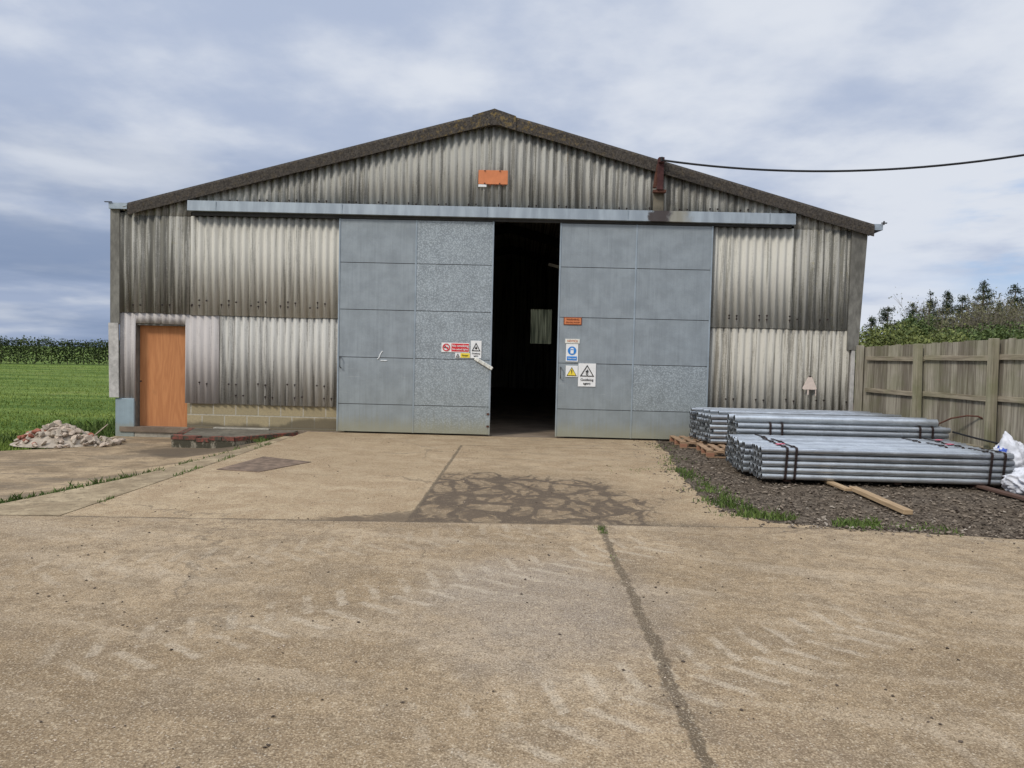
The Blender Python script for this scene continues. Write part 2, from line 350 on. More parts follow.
    c = t.mix(t.m('MULTIPLY', l1, t.ss(n2, .3, .6, .35, .9)), c, soil)
    for l in (l2, l3, l5): c = t.mix(t.m('MULTIPLY', l, .85), c, soil)
    c = t.mix(t.m('MULTIPLY', l4, .9), c, soil)
    # halo of dirt beside the crack
    c = t.mix(t.m('MULTIPLY', t.m('MULTIPLY', t.ss(j4, .03, .22, 1, 0), front), t.ss(n2, .45, .65, 0, .55)), c, (.16, .12, .08))
    # hairline cracks
    hc = t.ss(t.vor(t.vadd(p, t.scale(t.noise(p, 1.2, 4, .7, out=1), (1.2, 1.2, 0))), .33, 'DISTANCE_TO_EDGE'), .002, .008, .55, 0)
    c = t.mix(t.m('MULTIPLY', hc, t.ss(n1, .45, .55)), c, (.12, .09, .06))
    # aggregate and specks
    ag = t.vor(p, 75, 'F1', 'Color'); agr = t.sep(ag)[0]; agd = t.vor(p, 75)
    c = t.mix(t.m('MULTIPLY', t.ss(agr, .78, .95), t.ss(agd, .45, .25, 0, .5)), c, (.58, .51, .40))
    c = t.mix(t.m('MULTIPLY', t.ss(agr, .22, .05), t.ss(agd, .45, .25, 0, .55)), c, (.13, .10, .075))
    ps = t.ss(t.noise(t.vadd(p, (2, 8, 0)), 14, 4, .75), .60, .70, 0, .5)
    c = t.mix(ps, c, (.17, .13, .09))
    c = t.mix(t.ss(n3, .50, .62, 0, .68), c, (.10, .068, .038)); c = t.mix(t.ss(n3, .47, .36, 0, .58), c, (.62, .50, .34))
    c = t.mix(t.ss(t.noise(t.vadd(p, (6, 1, 0)), 28, 4, .75), .52, .62, 0, .50), c, (.13, .092, .052))
    c = t.mix(t.ss(t.noise(t.vadd(p, (16, 1, 0)), 22, 4, .75), .55, .66, 0, .40), c, (.56, .45, .30))
    mud = t.m('MULTIPLY', mud, t.ss(t.noise(t.vadd(p, (1, 1, 0)), 5.5, 5, .75), .30, .50, .55, 1))
    c = t.mix(t.m('MULTIPLY', mud, .92), c, t.mix(t.ss(n3, .35, .65), (.035, .026, .018), (.155, .115, .080)))
    h = t.m('ADD', t.m('MULTIPLY', n3, .5), t.m('ADD', t.m('MULTIPLY', n2, .8), t.m('MULTIPLY', agd, -.35)))
    s(color=c, rough=.92, spec=.18, normal=t.bump(h, .55, .012))
M['yard'] = material('dusty_brown_concrete', _yard)
def _strip(t, s):
    p = t.obj(); n = t.noise(p, 2.5, 5, .7); n3 = t.noise(p, 40, 4, .7); n1 = t.noise(p, .6, 3)
    c = t.mix(t.ss(n, .35, .7), (.24, .180, .11), (.43, .34, .215))
    c = t.mix(t.ss(n3, .48, .66, 0, .55), c, (.11, .085, .055)); c = t.mix(t.ss(t.noise(p, 8, 4, .7), .5, .64, 0, .55), c, (.15, .115, .07))
    c = t.mix(t.ss(n1, .5, .66, 0, .45), c, (.19, .15, .10))
    s(color=c, rough=.93, spec=.15, normal=t.bump(n3, .4, .01))
M['strip'] = material('pale_channel_concrete', _strip)
def _apron(t, s):
    p = t.obj(); x, y, z = t.sep(p)
    n = t.noise(p, 1.1, 5, .65); n3 = t.noise(p, 36, 4, .7); st = t.noise(t.scale(p, (.7, 2.6, 1)), 1.2, 5, .65)
    c = t.mix(t.ss(n, .34, .66), (.215, .155, .092), (.41, .305, .185))
    c = t.mix(t.ss(st, .49, .62, 0, .6), c, (.135, .108, .078))
    c = t.mix(t.ss(n3, .48, .66, 0, .6), c, (.10, .075, .048)); c = t.mix(t.ss(t.noise(p, 7, 4, .7), .5, .64, 0, .5), c, (.14, .10, .06))
    pd = t.m('SQRT', t.m('ADD', t.m('POWER', t.m('DIVIDE', t.m('ADD', x, 5.4), 1.5), 2), t.m('POWER', t.m('DIVIDE', t.m('ADD', y, -12.2), .8), 2)))
    c = t.mix(t.ss(t.m('ADD', pd, t.m('SUBTRACT', n, .5)), .6, 1.05, .75, 0), c, (.085, .065, .045))
    s(color=c, rough=.93, spec=.18, normal=t.bump(n3, .4, .01))
M['apron'] = material('stained_apron_concrete', _apron)
def _ifloor(t, s):
    p = t.obj(); n = t.noise(p, 1.3, 5, .65); n3 = t.noise(p, 30, 4, .7)
    c = t.mix(t.ss(n, .34, .66), (.17, .13, .095), (.28, .22, .16)); c = t.mix(t.ss(n3, .5, .7, 0, .4), c, (.1, .08, .06))
    s(color=c, rough=.9, spec=.2, normal=t.bump(n3, .3, .01))
M['ifloor'] = material('barn_floor_concrete', _ifloor)
def _gravel(t, s):
    p = t.obj(); n = t.noise(p, 1.2, 4, .6); e = t.vor(p, 26, 'F1', 'Color'); d = t.vor(p, 26)
    g = t.sep(e)[0]
    c = t.mix(g, (.055, .042, .030), (.20, .160, .118)); c = t.mix(t.ss(n, .4, .65, 0, .5), c, (.11, .080, .052))
    s(color=c, rough=.95, spec=.15, normal=t.bump(t.m('ADD', t.m('MULTIPLY', d, -1), t.noise(p, 60, 3)), .9, .03))
M['gravel'] = material('dark_road_planings', _gravel)
def _stone(t, s):
    g = t.new('ShaderNodeNewGeometry').outputs['Random Per Island']
    c = t.mix(t.ss(g, .0, .85), (.05, .038, .028), (.20, .160, .120)); c = t.mix(t.ss(g, .93, .99), c, (.32, .275, .22))
    s(color=c, rough=.9, spec=.15)
M['stone'] = material('planings_chips', _stone)
def _field(t, s):
    p = t.obj(); x, y, z = t.sep(p)
    n = t.noise(p, .35, 5, .65); n2 = t.noise(t.scale(p, (.12, .9, 1)), .55, 5, .65); n3 = t.noise(p, 18, 4, .7)
    c = t.mix(t.ss(n2, .36, .66), (.065, .110, .018), (.16, .210, .045))
    c = t.mix(t.ss(n, .55, .72, 0, .7), c, (.20, .19, .075))
    c = t.mix(t.ss(n3, .45, .7, 0, .5), c, (.030, .065, .010))
    e = t.ss(t.m('ADD', x, t.m('MULTIPLY', n, 1.0)), -7.4, -6.4)
    c = t.mix(e, c, (.12, .09, .06))
    s(color=c, rough=.9, spec=.1, normal=t.bump(n3, .6, .04))
M['field'] = material('field_grass_and_soil', _field)

# ------------------------------------------------------------------ mesh helpers
def link(name, me, mats=None, parent=None, smooth=False):
    o = bpy.data.objects.new(name, me); COL.objects.link(o)
    if mats is not None:
        for m_ in (mats if isinstance(mats, (list, tuple)) else [mats]): me.materials.append(m_)
    if smooth: me.polygons.foreach_set('use_smooth', [True] * len(me.polygons))
    if parent: o.parent = parent
    return o
class MB:
    def __init__(s): s.v = []; s.f = []; s.mi = []
    def add(s, vs, fs, mi=0):
        b = len(s.v); s.v += [tuple(v) for v in vs]; s.f += [tuple(i + b for i in f) for f in fs]; s.mi += [mi] * len(fs); return s
    def box(s, x0, x1, y0, y1, z0, z1, mi=0, mat=None, bev=0):
        if bev:
            bm = bmesh.new(); bmesh.ops.create_cube(bm, size=1)
            for v in bm.verts: v.co = Vector((x0 + (v.co.x + .5) * (x1 - x0), y0 + (v.co.y + .5) * (y1 - y0), z0 + (v.co.z + .5) * (z1 - z0)))
            bmesh.ops.bevel(bm, geom=bm.edges[:], offset=bev, segments=1, affect='EDGES')
            bm.verts.index_update(); vs = [v.co.copy() for v in bm.verts]; fs = [[v.index for v in f.verts] for f in bm.faces]; bm.free()
        else:
            vs = [Vector(p) for p in ((x0, y0, z0), (x1, y0, z0), (x1, y1, z0), (x0, y1, z0), (x0, y0, z1), (x1, y0, z1), (x1, y1, z1), (x0, y1, z1))]
            fs = [(0, 3, 2, 1), (4, 5, 6, 7), (0, 1, 5, 4), (1, 2, 6, 5), (2, 3, 7, 6), (3, 0, 4, 7)]
        if mat: vs = [mat @ v for v in vs]
        return s.add(vs, fs, mi)
    def prism(s, pts, d0, d1, axis='y', mi=0):
        """polygon pts given in the plane across axis, extruded d0..d1"""
        n = len(pts)
        def P(a, b, d): return (a, d, b) if axis == 'y' else ((a, b, d) if axis == 'z' else (d, a, b))
        vs = [P(a, b, d0) for a, b in pts] + [P(a, b, d1) for a, b in pts]
        fs = [tuple(range(n)), tuple(range(2 * n - 1, n - 1, -1))] + [(i, (i + 1) % n + 0, (i + 1) % n + n, i + n) for i in range(n)]
        return s.add(vs, fs, mi)
    def tube(s, pts, r, seg=8, r2=None, mi=0, cap=True):
        pts = [Vector(p) for p in pts]; n = len(pts); b = []
        up = Vector((0, 0, 1))
        for i, p in enumerate(pts):
            d = (pts[min(i + 1, n - 1)] - pts[max(i - 1, 0)]).normalized()
            a = d.cross(up); a = a.normalized() if a.length > 1e-3 else Vector((1, 0, 0)); c = a.cross(d)
            rr = r if r2 is None else r + (r2 - r) * i / (n - 1)
            b += [p + a * rr * math.cos(2 * math.pi * k / seg) + c * rr * math.sin(2 * math.pi * k / seg) for k in range(seg)]
        fs = [(i * seg + k, i * seg + (k + 1) % seg, (i + 1) * seg + (k + 1) % seg, (i + 1) * seg + k) for i in range(n - 1) for k in range(seg)]
        if cap: fs += [tuple(range(seg - 1, -1, -1)), tuple(range((n - 1) * seg, n * seg))]
        return s.add(b, fs, mi)
    def build(s, name, mats, parent=None, smooth=False):
        me = bpy.data.meshes.new(name); me.from_pydata(s.v, [], s.f)
        o = link(name, me, mats, parent)
        if any(s.mi): me.polygons.foreach_set('material_index', s.mi)
        if smooth: me.polygons.foreach_set('use_smooth', [True] * len(me.polygons))
        bm = bmesh.new(); bm.from_mesh(me); bmesh.ops.recalc_face_normals(bm, faces=bm.faces[:]); bm.to_mesh(me); bm.free()
        return o
def tag(o, label, cat=None, group=None, kind=None):
    if label: o['label'] = label
    if cat: o['category'] = cat
    if group: o['group'] = group
    if kind: o['kind'] = kind
    return o
def thing(name, label, cat, loc=(0, 0, 0), group=None, rz=0):
    o = bpy.data.objects.new(name, None); COL.objects.link(o); o.location = loc; o.rotation_euler = (0, 0, rz); o.empty_display_size = .2
    return tag(o, label, cat, group)
def root_at(root, o):
    """the part was modelled in place: keep it there under a moved root"""
    o.matrix_parent_inverse = Matrix.Translation(root.location).inverted(); return o
def quads(name, V, mats, parent=None, n=4):
    """V: (N*n,3) array, N loose n-gons, one mesh"""
    V = np.asarray(V, dtype=np.float32); N = len(V) // n
    me = bpy.data.meshes.new(name); me.vertices.add(N * n); me.vertices.foreach_set('co', V.ravel())
    me.loops.add(N * n); me.loops.foreach_set('vertex_index', np.arange(N * n, dtype=np.int32))
    me.polygons.add(N); me.polygons.foreach_set('loop_start', np.arange(0, N * n, n, dtype=np.int32))
    me.update(calc_edges=True); me.validate()
    return link(name, me, mats, parent)

# ------------------------------------------------------------------ camera
H = 1.6
pitch, roll, yaw = -.040, .024, .017
def vray(a, b):
    c, s_ = math.cos(roll), math.sin(roll); a2 = a * c - b * s_; b2 = a * s_ + b * c
    cp, sp = math.cos(pitch), math.sin(pitch); y = cp - b2 * sp; z = sp + b2 * cp
    cw, sw = math.cos(yaw), math.sin(yaw)
    return Vector((a2 * cw - y * sw, a2 * sw + y * cw, z))
Fw = vray(0, 0); Rt = vray(1, 0) - Fw; Up = vray(0, 1) - Fw
cam = bpy.data.cameras.new('camera'); co = bpy.data.objects.new('camera', cam); COL.objects.link(co)
mw = Matrix((Rt, Up, -Fw)).transposed().to_4x4(); mw.translation = Vector((0, 0, H)); co.matrix_world = mw
cam.sensor_width = 36; cam.lens = 36 * 720 / 1024; cam.clip_end = 2000; cam.clip_start = .05
scene.camera = co

# ------------------------------------------------------------------ sky and light
SUN_EL, SUN_AZ = R(42), math.atan2(-.70, -.71)       # azimuth from +Y towards +X
w = bpy.data.worlds.new('World'); scene.world = w; w.use_nodes = True
t = NT(w.node_tree); bg = w.node_tree.nodes['Background']
sky = t.new('ShaderNodeTexSky', sky_type='NISHITA'); sky.sun_disc = False; sky.sun_elevation = SUN_EL; sky.sun_rotation = SUN_AZ
sky.air_density = 1.0; sky.dust_density = 1.5; sky.ozone_density = 1.5
d = t.new('ShaderNodeTexCoord').outputs['Generated']; dx, dy, dz = t.sep(d)
zz = t.m('ADD', t.m('MAXIMUM', dz, 0), .16)
cp_ = t.vec(t.m('DIVIDE', dx, zz), t.m('DIVIDE', dy, zz), 0)
big = t.noise(t.vadd(cp_, (3.1, 1.7, 0)), .8, 7, .50)
bil = t.noise(t.vadd(cp_, (1.3, 5.2, 0)), 2.3, 8, .55)
low = t.noise(t.vec(t.m('MULTIPLY', dx, 1.6), t.m('MULTIPLY', dz, 9), dy), 1.3, 6, .55)
puff = t.vor(t.vadd(cp_, t.scale(t.noise(cp_, 1.6, 5, .55, out=1), (.9, .9, 0))), 1.7, 'SMOOTH_F1')
puff2 = t.vor(t.vadd(cp_, t.scale(t.noise(cp_, 4.0, 5, .6, out=1), (.35, .35, 0))), 5.0, 'SMOOTH_F1')
k = t.m('ADD', t.m('MULTIPLY', big, .60), t.m('MULTIPLY', bil, .34))
k = t.m('ADD', k, t.m('ADD', t.m('MULTIPLY', t.m('SUBTRACT', .42, puff), .20), t.m('MULTIPLY', t.m('SUBTRACT', .42, puff2), .07)))
k = t.m('ADD', k, .03)
right = t.ss(dx, -.5, .5)
bright = t.ss(t.m('ADD', k, t.m('MULTIPLY', right, .10)), .44, .62)
cl = t.mix(bright, (4.2, 4.9, 6.4), (6.8, 7.2, 7.95))
# left horizon: heavier, bluer cloud base; right horizon: streaks of open blue and white
lowband = t.ss(dz, .02, .34, 1, 0)
leftlow = t.m('MULTIPLY', lowband, t.ss(dx, .1, -.35))
cl = t.mix(t.m('MULTIPLY', leftlow, t.ss(low, .38, .58, .35, .9)), cl, (1.75, 2.45, 3.9))
rightlow = t.m('MULTIPLY', t.ss(dz, .03, .20, 1, 0), t.ss(dx, .2, .5))
cl = t.mix(t.m('MULTIPLY', rightlow, t.ss(low, .40, .60, .1, .8)), cl, (6.0, 6.7, 8.0))
gap = t.m('MULTIPLY', t.m('MULTIPLY', t.ss(dz, .05, .12), t.ss(dz, .26, .17)), t.m('MULTIPLY', t.ss(dx, .45, .56), t.ss(t.noise(t.vec(t.m('MULTIPLY', dx, 3), t.m('MULTIPLY', dz, 10), 4), 1.4, 5, .6), .44, .58)))
blue = t.mix(.5, sky.outputs[0], (2.6, 4.6, 8.6))
colr = t.mix(t.m('MULTIPLY', gap, .85), cl, blue)
zen = t.m('ADD', 1.0, t.ss(dz, .48, 1.0, 0, 1.5))
colr = t.mix(1.0, colr, t.vec(zen, zen, zen), 'MULTIPLY')
t.put(bg.inputs[0], colr); bg.inputs[1].default_value = .085
sl = bpy.data.lights.new('sun', 'SUN'); sl.energy = 1.8; sl.angle = R(11); sl.color = (1, .95, .87)
so = bpy.data.objects.new('sun', sl); COL.objects.link(so)
sd = Vector((math.sin(SUN_AZ) * math.cos(SUN_EL), math.cos(SUN_AZ) * math.cos(SUN_EL), math.sin(SUN_EL)))
so.rotation_euler = sd.to_track_quat('Z', 'Y').to_euler(); so.location = (0, 0, 40)
vs_ = scene.view_settings; vs_.view_transform = 'Standard'; vs_.look = 'None'; vs_.gamma = 1; vs_.use_curve_mapping = False; vs_.exposure = .3

# ------------------------------------------------------------------ ground
def gz(x, y):
    a = min(1, max(0, (-5.0 - x) / 2.6)); return -.22 - .02 * a
xs = [-400, -150, -60, -30, -20, -14, -10, -8, -7.6, -7, -6, -5, 0, 5, 10, 30, 100, 400]; ys = [-100, -20, 0, 5, 10, 20, 40, 80, 150, 700]
g = MB(); g.add([(x, y, gz(x, y)) for y in ys for x in xs], [(j * len(xs) + i, j * len(xs) + i + 1, (j + 1) * len(xs) + i + 1, (j + 1) * len(xs) + i) for j in range(len(ys) - 1) for i in range(len(xs) - 1)])
tag(g.build('ground', M['field']), 'green grass field reaching back to the hedge', kind='structure')
def sheet(name, pts, mat, label, th=.12):
    """flat-ish slab; pts are (x,y,ztop)"""
    n = len(pts); vs = [p for p in pts] + [(x, y, z - th) for x, y, z in pts]
    fs = [tuple(range(n)), tuple(range(2 * n - 1, n - 1, -1))] + [(i, (i + 1) % n, (i + 1) % n + n, i + n) for i in range(n)]
    m = MB(); m.add(vs, fs); return tag(m.build(name, mat), label, kind='structure')
jl = lambda x: 6.80 + .05 * x
ragged = lambda pts, amp, stp: sum([[(a[0] + (b[0] - a[0]) * i / n + random.uniform(-amp, amp), a[1] + (b[1] - a[1]) * i / n + random.uniform(-amp, amp), 0) for i in range(n)] for a, b in zip(pts, pts[1:]) for n in [max(1, int(math.dist(a, b) / stp))]], []) + [(*pts[-1], 0)]
edge = ragged([(4.6, 6.75), (3.3, 6.95), (2.5, 7.15), (2.15, 7.7), (2.1, 8.8), (2.2, 10), (2.45, 12), (2.6, 14.08)], .035, .12)
edge2 = ragged([(26, 5.2), (12, 6.1), (4.6, 6.75)], .03, .15)
sheet('concrete_yard', [(-14, -4, 0), (26, -4, 0)] + edge2[:-1] + edge + [(-4.25, 14.08, 0), (-4.30, 6.585, 0), (-14, 6.1, 0)], M['yard'], 'broad dusty brown concrete yard before the barn doors')
sheet('concrete_channel', [(-4.31, 6.60, .004), (-4.26, 13.2, .004), (-4.42, 13.2, .002), (-4.60, 10.45, -.004), (-4.82, 8.64, -.01), (-5.28, 6.9, -.015), (-7.5, 6.42, -.02), (-14, 6.12, -.02), (-14, 6.10, -.02)], M['strip'], 'pale strip of concrete along the edge of the yard')
def strip_x(y): return float(np.interp(y, [6.2, 6.6, 7.1, 8.64, 10.45, 13.2, 14.3], [-9, -7.0, -5.35, -4.88, -4.62, -4.43, -4.4]))
def apron_z(x, y):
    a = min(1, max(0, (strip_x(y) - x) / 1.0)); b = min(1, max(0, (y - 6.5) / 5)); return -.045 - .15 * a * (.35 + .65 * b)
m = MB(); ny = 40; nx = 24; V = []
for j in range(ny + 1):
    y = 6.15 + (14.2 - 6.15) * j / ny; xr = strip_x(y) + .04; xl = float(np.interp(y, [6, 10.3, 10.8, 11.6, 12.2, 13.4, 14.3], [-16, -14, -11, -8.9, -8.1, -7.95, -8.15])) + .05 * mn.noise(Vector((0, y * 3, 0)))
    for i in range(nx + 1):
        x = xr + (xl - xr) * (i / nx) ** 1.5; V.append((x, y, apron_z(x, y)))
m.add(V, [(j * (nx + 1) + i, j * (nx + 1) + i + 1, (j + 1) * (nx + 1) + i + 1, (j + 1) * (nx + 1) + i) for j in range(ny) for i in range(nx)])
tag(m.build('concrete_apron', M['apron'], smooth=True), 'stained lower concrete apron before the small door', kind='structure')
sheet('gravel_bed', [(2.0, 6.9, -.012), (4.5, 6.7, -.012), (12, 6.0, -.012), (12, 14.6, -.008), (2.4, 14.6, -.008)], M['gravel'], 'dark bed of road planings beside the yard', .1)
sheet('barn_floor', [(-8, 14.084, .004), (6.4, 14.084, .004), (6.4, 35, .004), (-8, 35, .004)], M['ifloor'], 'dim concrete floor inside the barn', .1)

# ------------------------------------------------------------------ barn
barn = thing('barn', 'large barn of grey corrugated sheeting with big galvanised sliding doors', 'barn')
YC = 14.13; PITCH = .146; AMP = .027
RX, RZ = -.70, 6.27
EL, ER = (-7.80, 4.37), (6.62, 4.25)
def roofz(x): return RZ - (RZ - EL[1]) * (RX - x) / (RX - EL[0]) if x < RX else RZ - (RZ - ER[1]) * (x - RX) / (ER[0] - RX)
def corr(name, x0, x1, zb, zt, mat, parent=barn, y=YC, bolts=(), scallop=False, yo=0, amp=AMP):
    m = MB(); step = PITCH / 8; n = int(round((x1 - x0) / step)); F = []; B = []
    zbf = zb if callable(zb) else (lambda x: zb); ztf = zt if callable(zt) else (lambda x: zt)
    th = .008; V = []
    prev = None
    for i in range(n + 1):
        x = x0 + (x1 - x0) * i / n
        sh = math.floor(x / 1.022); fr = x / 1.022 - sh
        off = (sh % 2) * .004 + yo
        ya = y - off - amp * math.cos(2 * math.pi * x / PITCH)
        jag = ((sh * 37) % 5 - 2) * .003
        V += [(x, ya, zbf(x) + jag), (x, ya, ztf(x)), (x, ya + th, zbf(x) + jag), (x, ya + th, ztf(x))]
    fs = []
    for i in range(n):
        a = i * 4; b = a + 4
        fs += [(a, b, b + 1, a + 1), (a + 2, a + 3, b + 3, b + 2), (a, a + 2, b + 2, b), (a + 1, b + 1, b + 3, a + 3)]
    fs += [(0, 1, 3, 2), (n * 4, n * 4 + 2, n * 4 + 3, n * 4 + 1)]
    m.add(V, fs)
    nb = len(m.f)
    for zrow in bolts:
        k0 = math.ceil(x0 / PITCH); 
        for kk in range(k0, int(x1 / PITCH) + 1):
            if (kk * 7 + int(zrow * 10)) % 4 > 1 or kk * PITCH < x0 + .03: continue
            bx = kk * PITCH
            if zrow > 4.3 and roofz(bx) < 4.80: continue
            bz = zrow + random.uniform(-.015, .015)
            by = y - amp - .006 - yo
            rr = .017
            ring = [(bx + rr * math.cos(q * math.pi / 3), by - .012, bz + rr * math.sin(q * math.pi / 3)) for q in range(6)]
            m.add(ring + [(a, by + .012, c) for a, b, c in ring], [tuple(range(6))] + [(q, (q + 1) % 6, (q + 1) % 6 + 6, q + 6) for q in range(6)], 1)
            if random.random() < .7:   # rust drip below the bolt
                m.add([(bx - .007, by - .001, bz - .015), (bx + .007, by - .001, bz - .015), (bx + .003, by - .001, bz - .015 - random.uniform(.03, .09)), (bx - .003, by - .001, bz - .05)], [(0, 1, 2, 3)], 1)
    o = m.build(name, [mat, M['strap']], parent)
    me = o.data; sm = [p.material_index == 0 for p in me.polygons]; me.polygons.foreach_set('use_smooth', sm)
    return o
XL, XR = -8.02, 6.24
corr('gable_sheeting', XL + .0, XR, lambda x: 4.30 if -6.62 < x < 5.13 else 4.10, lambda x: roofz(x) - .10, M['gable'], bolts=(4.50,))
corr('corner_sheeting', XL, -6.62, 2.26, 4.16, M['corner'], yo=.010, bolts=(2.42,))
corr('upper_sheeting', -6.62, -3.62, 2.24, 4.17, M['upper'], bolts=(2.44, 2.52), yo=.006)
corr('lower_sheeting', -6.05, -3.62, .50, 2.26, M['lower'], bolts=(.66, .90), y=YC + .018)
dl = corr('door_surround_sheeting', XL, -7.71, .50, 2.275, M['new'], y=YC + .012, bolts=(.9,), amp=.016)
corr('door_surround_sheeting', -7.71, -6.71, 2.05, 2.275, M['new'], y=YC + .012, amp=.016)
corr('door_surround_sheeting', -6.71, -6.05, .50, 2.275, M['new'], y=YC + .012, bolts=(.9,), amp=.016)
corr('upper_sheeting', 3.52, 5.13, 2.24, 4.17, M['upper'], bolts=(2.40, 2.48), yo=.006)
corr('corner_sheeting', 5.13, XR, 2.24, 4.16, M['corner'], bolts=(2.42,), yo=.004)
corr('lower_sheeting', 3.52, 6.34, .12, 2.26, M['lower_right'], bolts=(.55, .85), y=YC + .018)
# flashings at the corners
def lean(name, x0, x1, z0, z1, mat, y0=14.085, y1=14.40, shift=0, part=barn):
    m = MB(); m.add([(x0, y0, z0), (x1, y0, z0), (x1, y0 + .03, z0), (x0 + .03, y0 + .03, z0), (x0 + .03, y1, z0), (x0, y1, z0)] + [(x0 + shift, y0, z1), (x1 + shift, y0, z1), (x1 + shift, y0 + .03, z1), (x0 + .03 + shift, y0 + .03, z1), (x0 + .03 + shift, y1, z1), (x0 + shift, y1, z1)],
        [(0, 1, 7, 6), (1, 2, 8, 7), (2, 3, 9, 8), (3, 4, 10, 9), (4, 5, 11, 10), (5, 0, 6, 11), (0, 5, 4, 3, 2, 1), (6, 7, 8, 9, 10, 11)]); return m.build(name, mat, part)
lean('corner_flashing', -8.19, -8.01, 2.03, 4.33, M['flash'])
o = lean('corner_flashing', -8.20, -8.01, .58, 2.05, M['flash_pale'], 14.075, shift=-.02); o['label'] = 'pale lower corner flashing'
m = MB(); m.add([(6.24, 14.085, 1.86), (6.45, 14.085, 1.86), (6.54, 14.085, 4.10), (6.24, 14.085, 4.16), (6.24, 14.12, 1.86), (6.45, 14.4, 1.86), (6.54, 14.4, 4.10), (6.24, 14.12, 4.16)], [(0, 1, 2, 3), (1, 5, 6, 2), (0, 3, 7, 4), (3, 2, 6, 7), (0, 4, 5, 1), (4, 7, 6, 5)]); m.build('corner_flashing', M['flash'], barn)
m = MB(); m.box(6.34, 6.41, 14.10, 14.30, .12, 2.22, bev=.006); m.build('corner_batten', M['flash_pale'], barn)
# plinth, steel panel, step, small door
m = MB(); m.box(-6.70, -3.55, 14.195, 14.34, -.25, .56); m.build('block_plinth', M['block'], barn)
m = MB(); m.box(3.5, 6.38, 14.20, 14.34, -.1, .45); m.build('block_plinth', M['block'], barn)
m = MB(); m.box(-8.10, -7.72, 14.11, 14.32, -.25, .56, bev=.01); m.build('steel_panel', M['steel_blue'], barn)
m = MB(); m.box(-7.72, -6.70, 14.12, 14.36, -.25, -.03, bev=.01); m.build('door_step', M['plat_pale'], barn)
m = MB(); m.box(-7.76, -7.715, 14.15, 14.38, -.03, 2.07); m.box(-6.70, -6.66, 14.305, 14.38, -.03, 2.07); m.box(-7.715, -6.70, 14.17, 14.38, 2.02, 2.07); m.build('door_frame', M['flash'], barn)
m = MB(); m.box(-7.71, -6.705, 14.30, 14.335, -.02, 2.018, bev=.003); o = m.build('side_door', M['ply'], barn); o['label'] = 'orange brown plywood side door'
m = MB(); m.box(-6.78, -6.76, 14.27, 14.30, .95, .98); m.build('keyhole', M['dark'], o)
# roof
ROOF_Y0, ROOF_Y1 = 14.02, 35.3
def roof_side(xa, xb, name):
    m = MB(); st = PITCH / 6; n = int((ROOF_Y1 - ROOF_Y0) / st); V = []
    for i in range(n + 1):
        y = ROOF_Y0 + i * st; dz = AMP * math.cos(2 * math.pi * y / PITCH)
        for x in (xa, xb):
            V += [(x, y, roofz(x) + dz - .055), (x, y, roofz(x) + dz - .064)]
    fs = []
    for i in range(n):
        a = i * 4; b = a + 4; fs += [(a, b, b + 2, a + 2), (a + 1, a + 3, b + 3, b + 1), (a, a + 1, b + 1, b), (a + 2, b + 2, b + 3, a + 3)]
    fs += [(0, 2, 3, 1), (n * 4, n * 4 + 1, n * 4 + 3, n * 4 + 2)]
    m.add(V, fs); return m.build(name, M['side'], barn, smooth=False)
roof_side(EL[0] - .12, RX, 'roof_slope'); roof_side(RX, ER[0] + .06, 'roof_slope')
def verge(xa, xb):
    m = MB(); n = 24; V = []
    for i in range(n + 1):
        x = xa + (xb - xa) * i / n; z = roofz(x) - .03 * math.exp(-((x - RX) / .35) ** 2); j = random.uniform(-.004, .004)
        dep = .215 + j + .02 * math.exp(-((x - RX) / 4) ** 2)
        V += [(x, 13.985, z - .03), (x, 13.995, z - dep), (x, 14.02, z - dep), (x, 14.02, z - .035), (x, 14.10, z - .035), (x, 14.10, z + .012), (x, 14.0, z + .015)]
    q = 7; fs = [(i * q + a, i * q + (a + 1) % q, (i + 1) * q + (a + 1) % q, (i + 1) * q + a) for i in range(n) for a in range(q)]
    fs += [tuple(range(q)), tuple(range(n * q + q - 1, n * q - 1, -1))]
    m.add(V, fs); return m.build('verge_board', M['verge'], barn)
verge(EL[0], RX - .01); verge(RX + .01, ER[0])
m = MB(); V = []
m.prism([(RX - .42, roofz(RX - .42) + .018), (RX - .12, RZ + .0), (RX, RZ + .022), (RX + .12, RZ + .0), (RX + .42, roofz(RX + .42) + .018), (RX + .42, roofz(RX + .42) - .25), (RX + .08, RZ - .27), (RX - .08, RZ - .27), (RX - .42, roofz(RX - .42) - .25)], 13.965, 14.0)
m.prism([(RX - .30, roofz(RX - .3) + .03), (RX, RZ + .05), (RX + .30, roofz(RX + .3) + .03), (RX + .30, roofz(RX + .3) + .015), (RX, RZ + .03), (RX - .30, roofz(RX - .3) + .015)], 14.001, 35.2)
m.build('ridge_cap', M['verge'], barn)
# gutters
def gutter(x0, x1, z0, z1, y0=14.03):
    m = MB(); prof = [(x0, z1), (x0 + .004, z0), (x1, z0 + .0), (x1 + .003, z1), (x1 - .006, z1), (x1 - .008, z0 + .012), (x0 + .014, z0 + .012), (x0 + .01, z1)]
    m.prism(prof, y0, 35.2); m.prism([(x0, z1 - .004), (x0 + .004, z0), (x1, z0), (x1 + .003, z1 - .004)], y0 - .006, y0); return m
gutter(-8.19, -7.83, 4.27, 4.39).build('gutter', M['gutter'], barn)
m = gutter(6.60, 6.79, 4.16, 4.28, 14.02); m.build('gutter', M['gutter'], barn)
m = MB(); m.box(6.76, 6.86, 14.0, 14.03, 4.285, 4.305, mat=None); m.box(6.79, 6.81, 13.99, 14.02, 4.26, 4.33); m.prism([(6.54, 4.05), (6.54, 4.16), (6.78, 4.16)], 14.05, 14.07); m.build('gutter_bracket', M['dark'], barn)
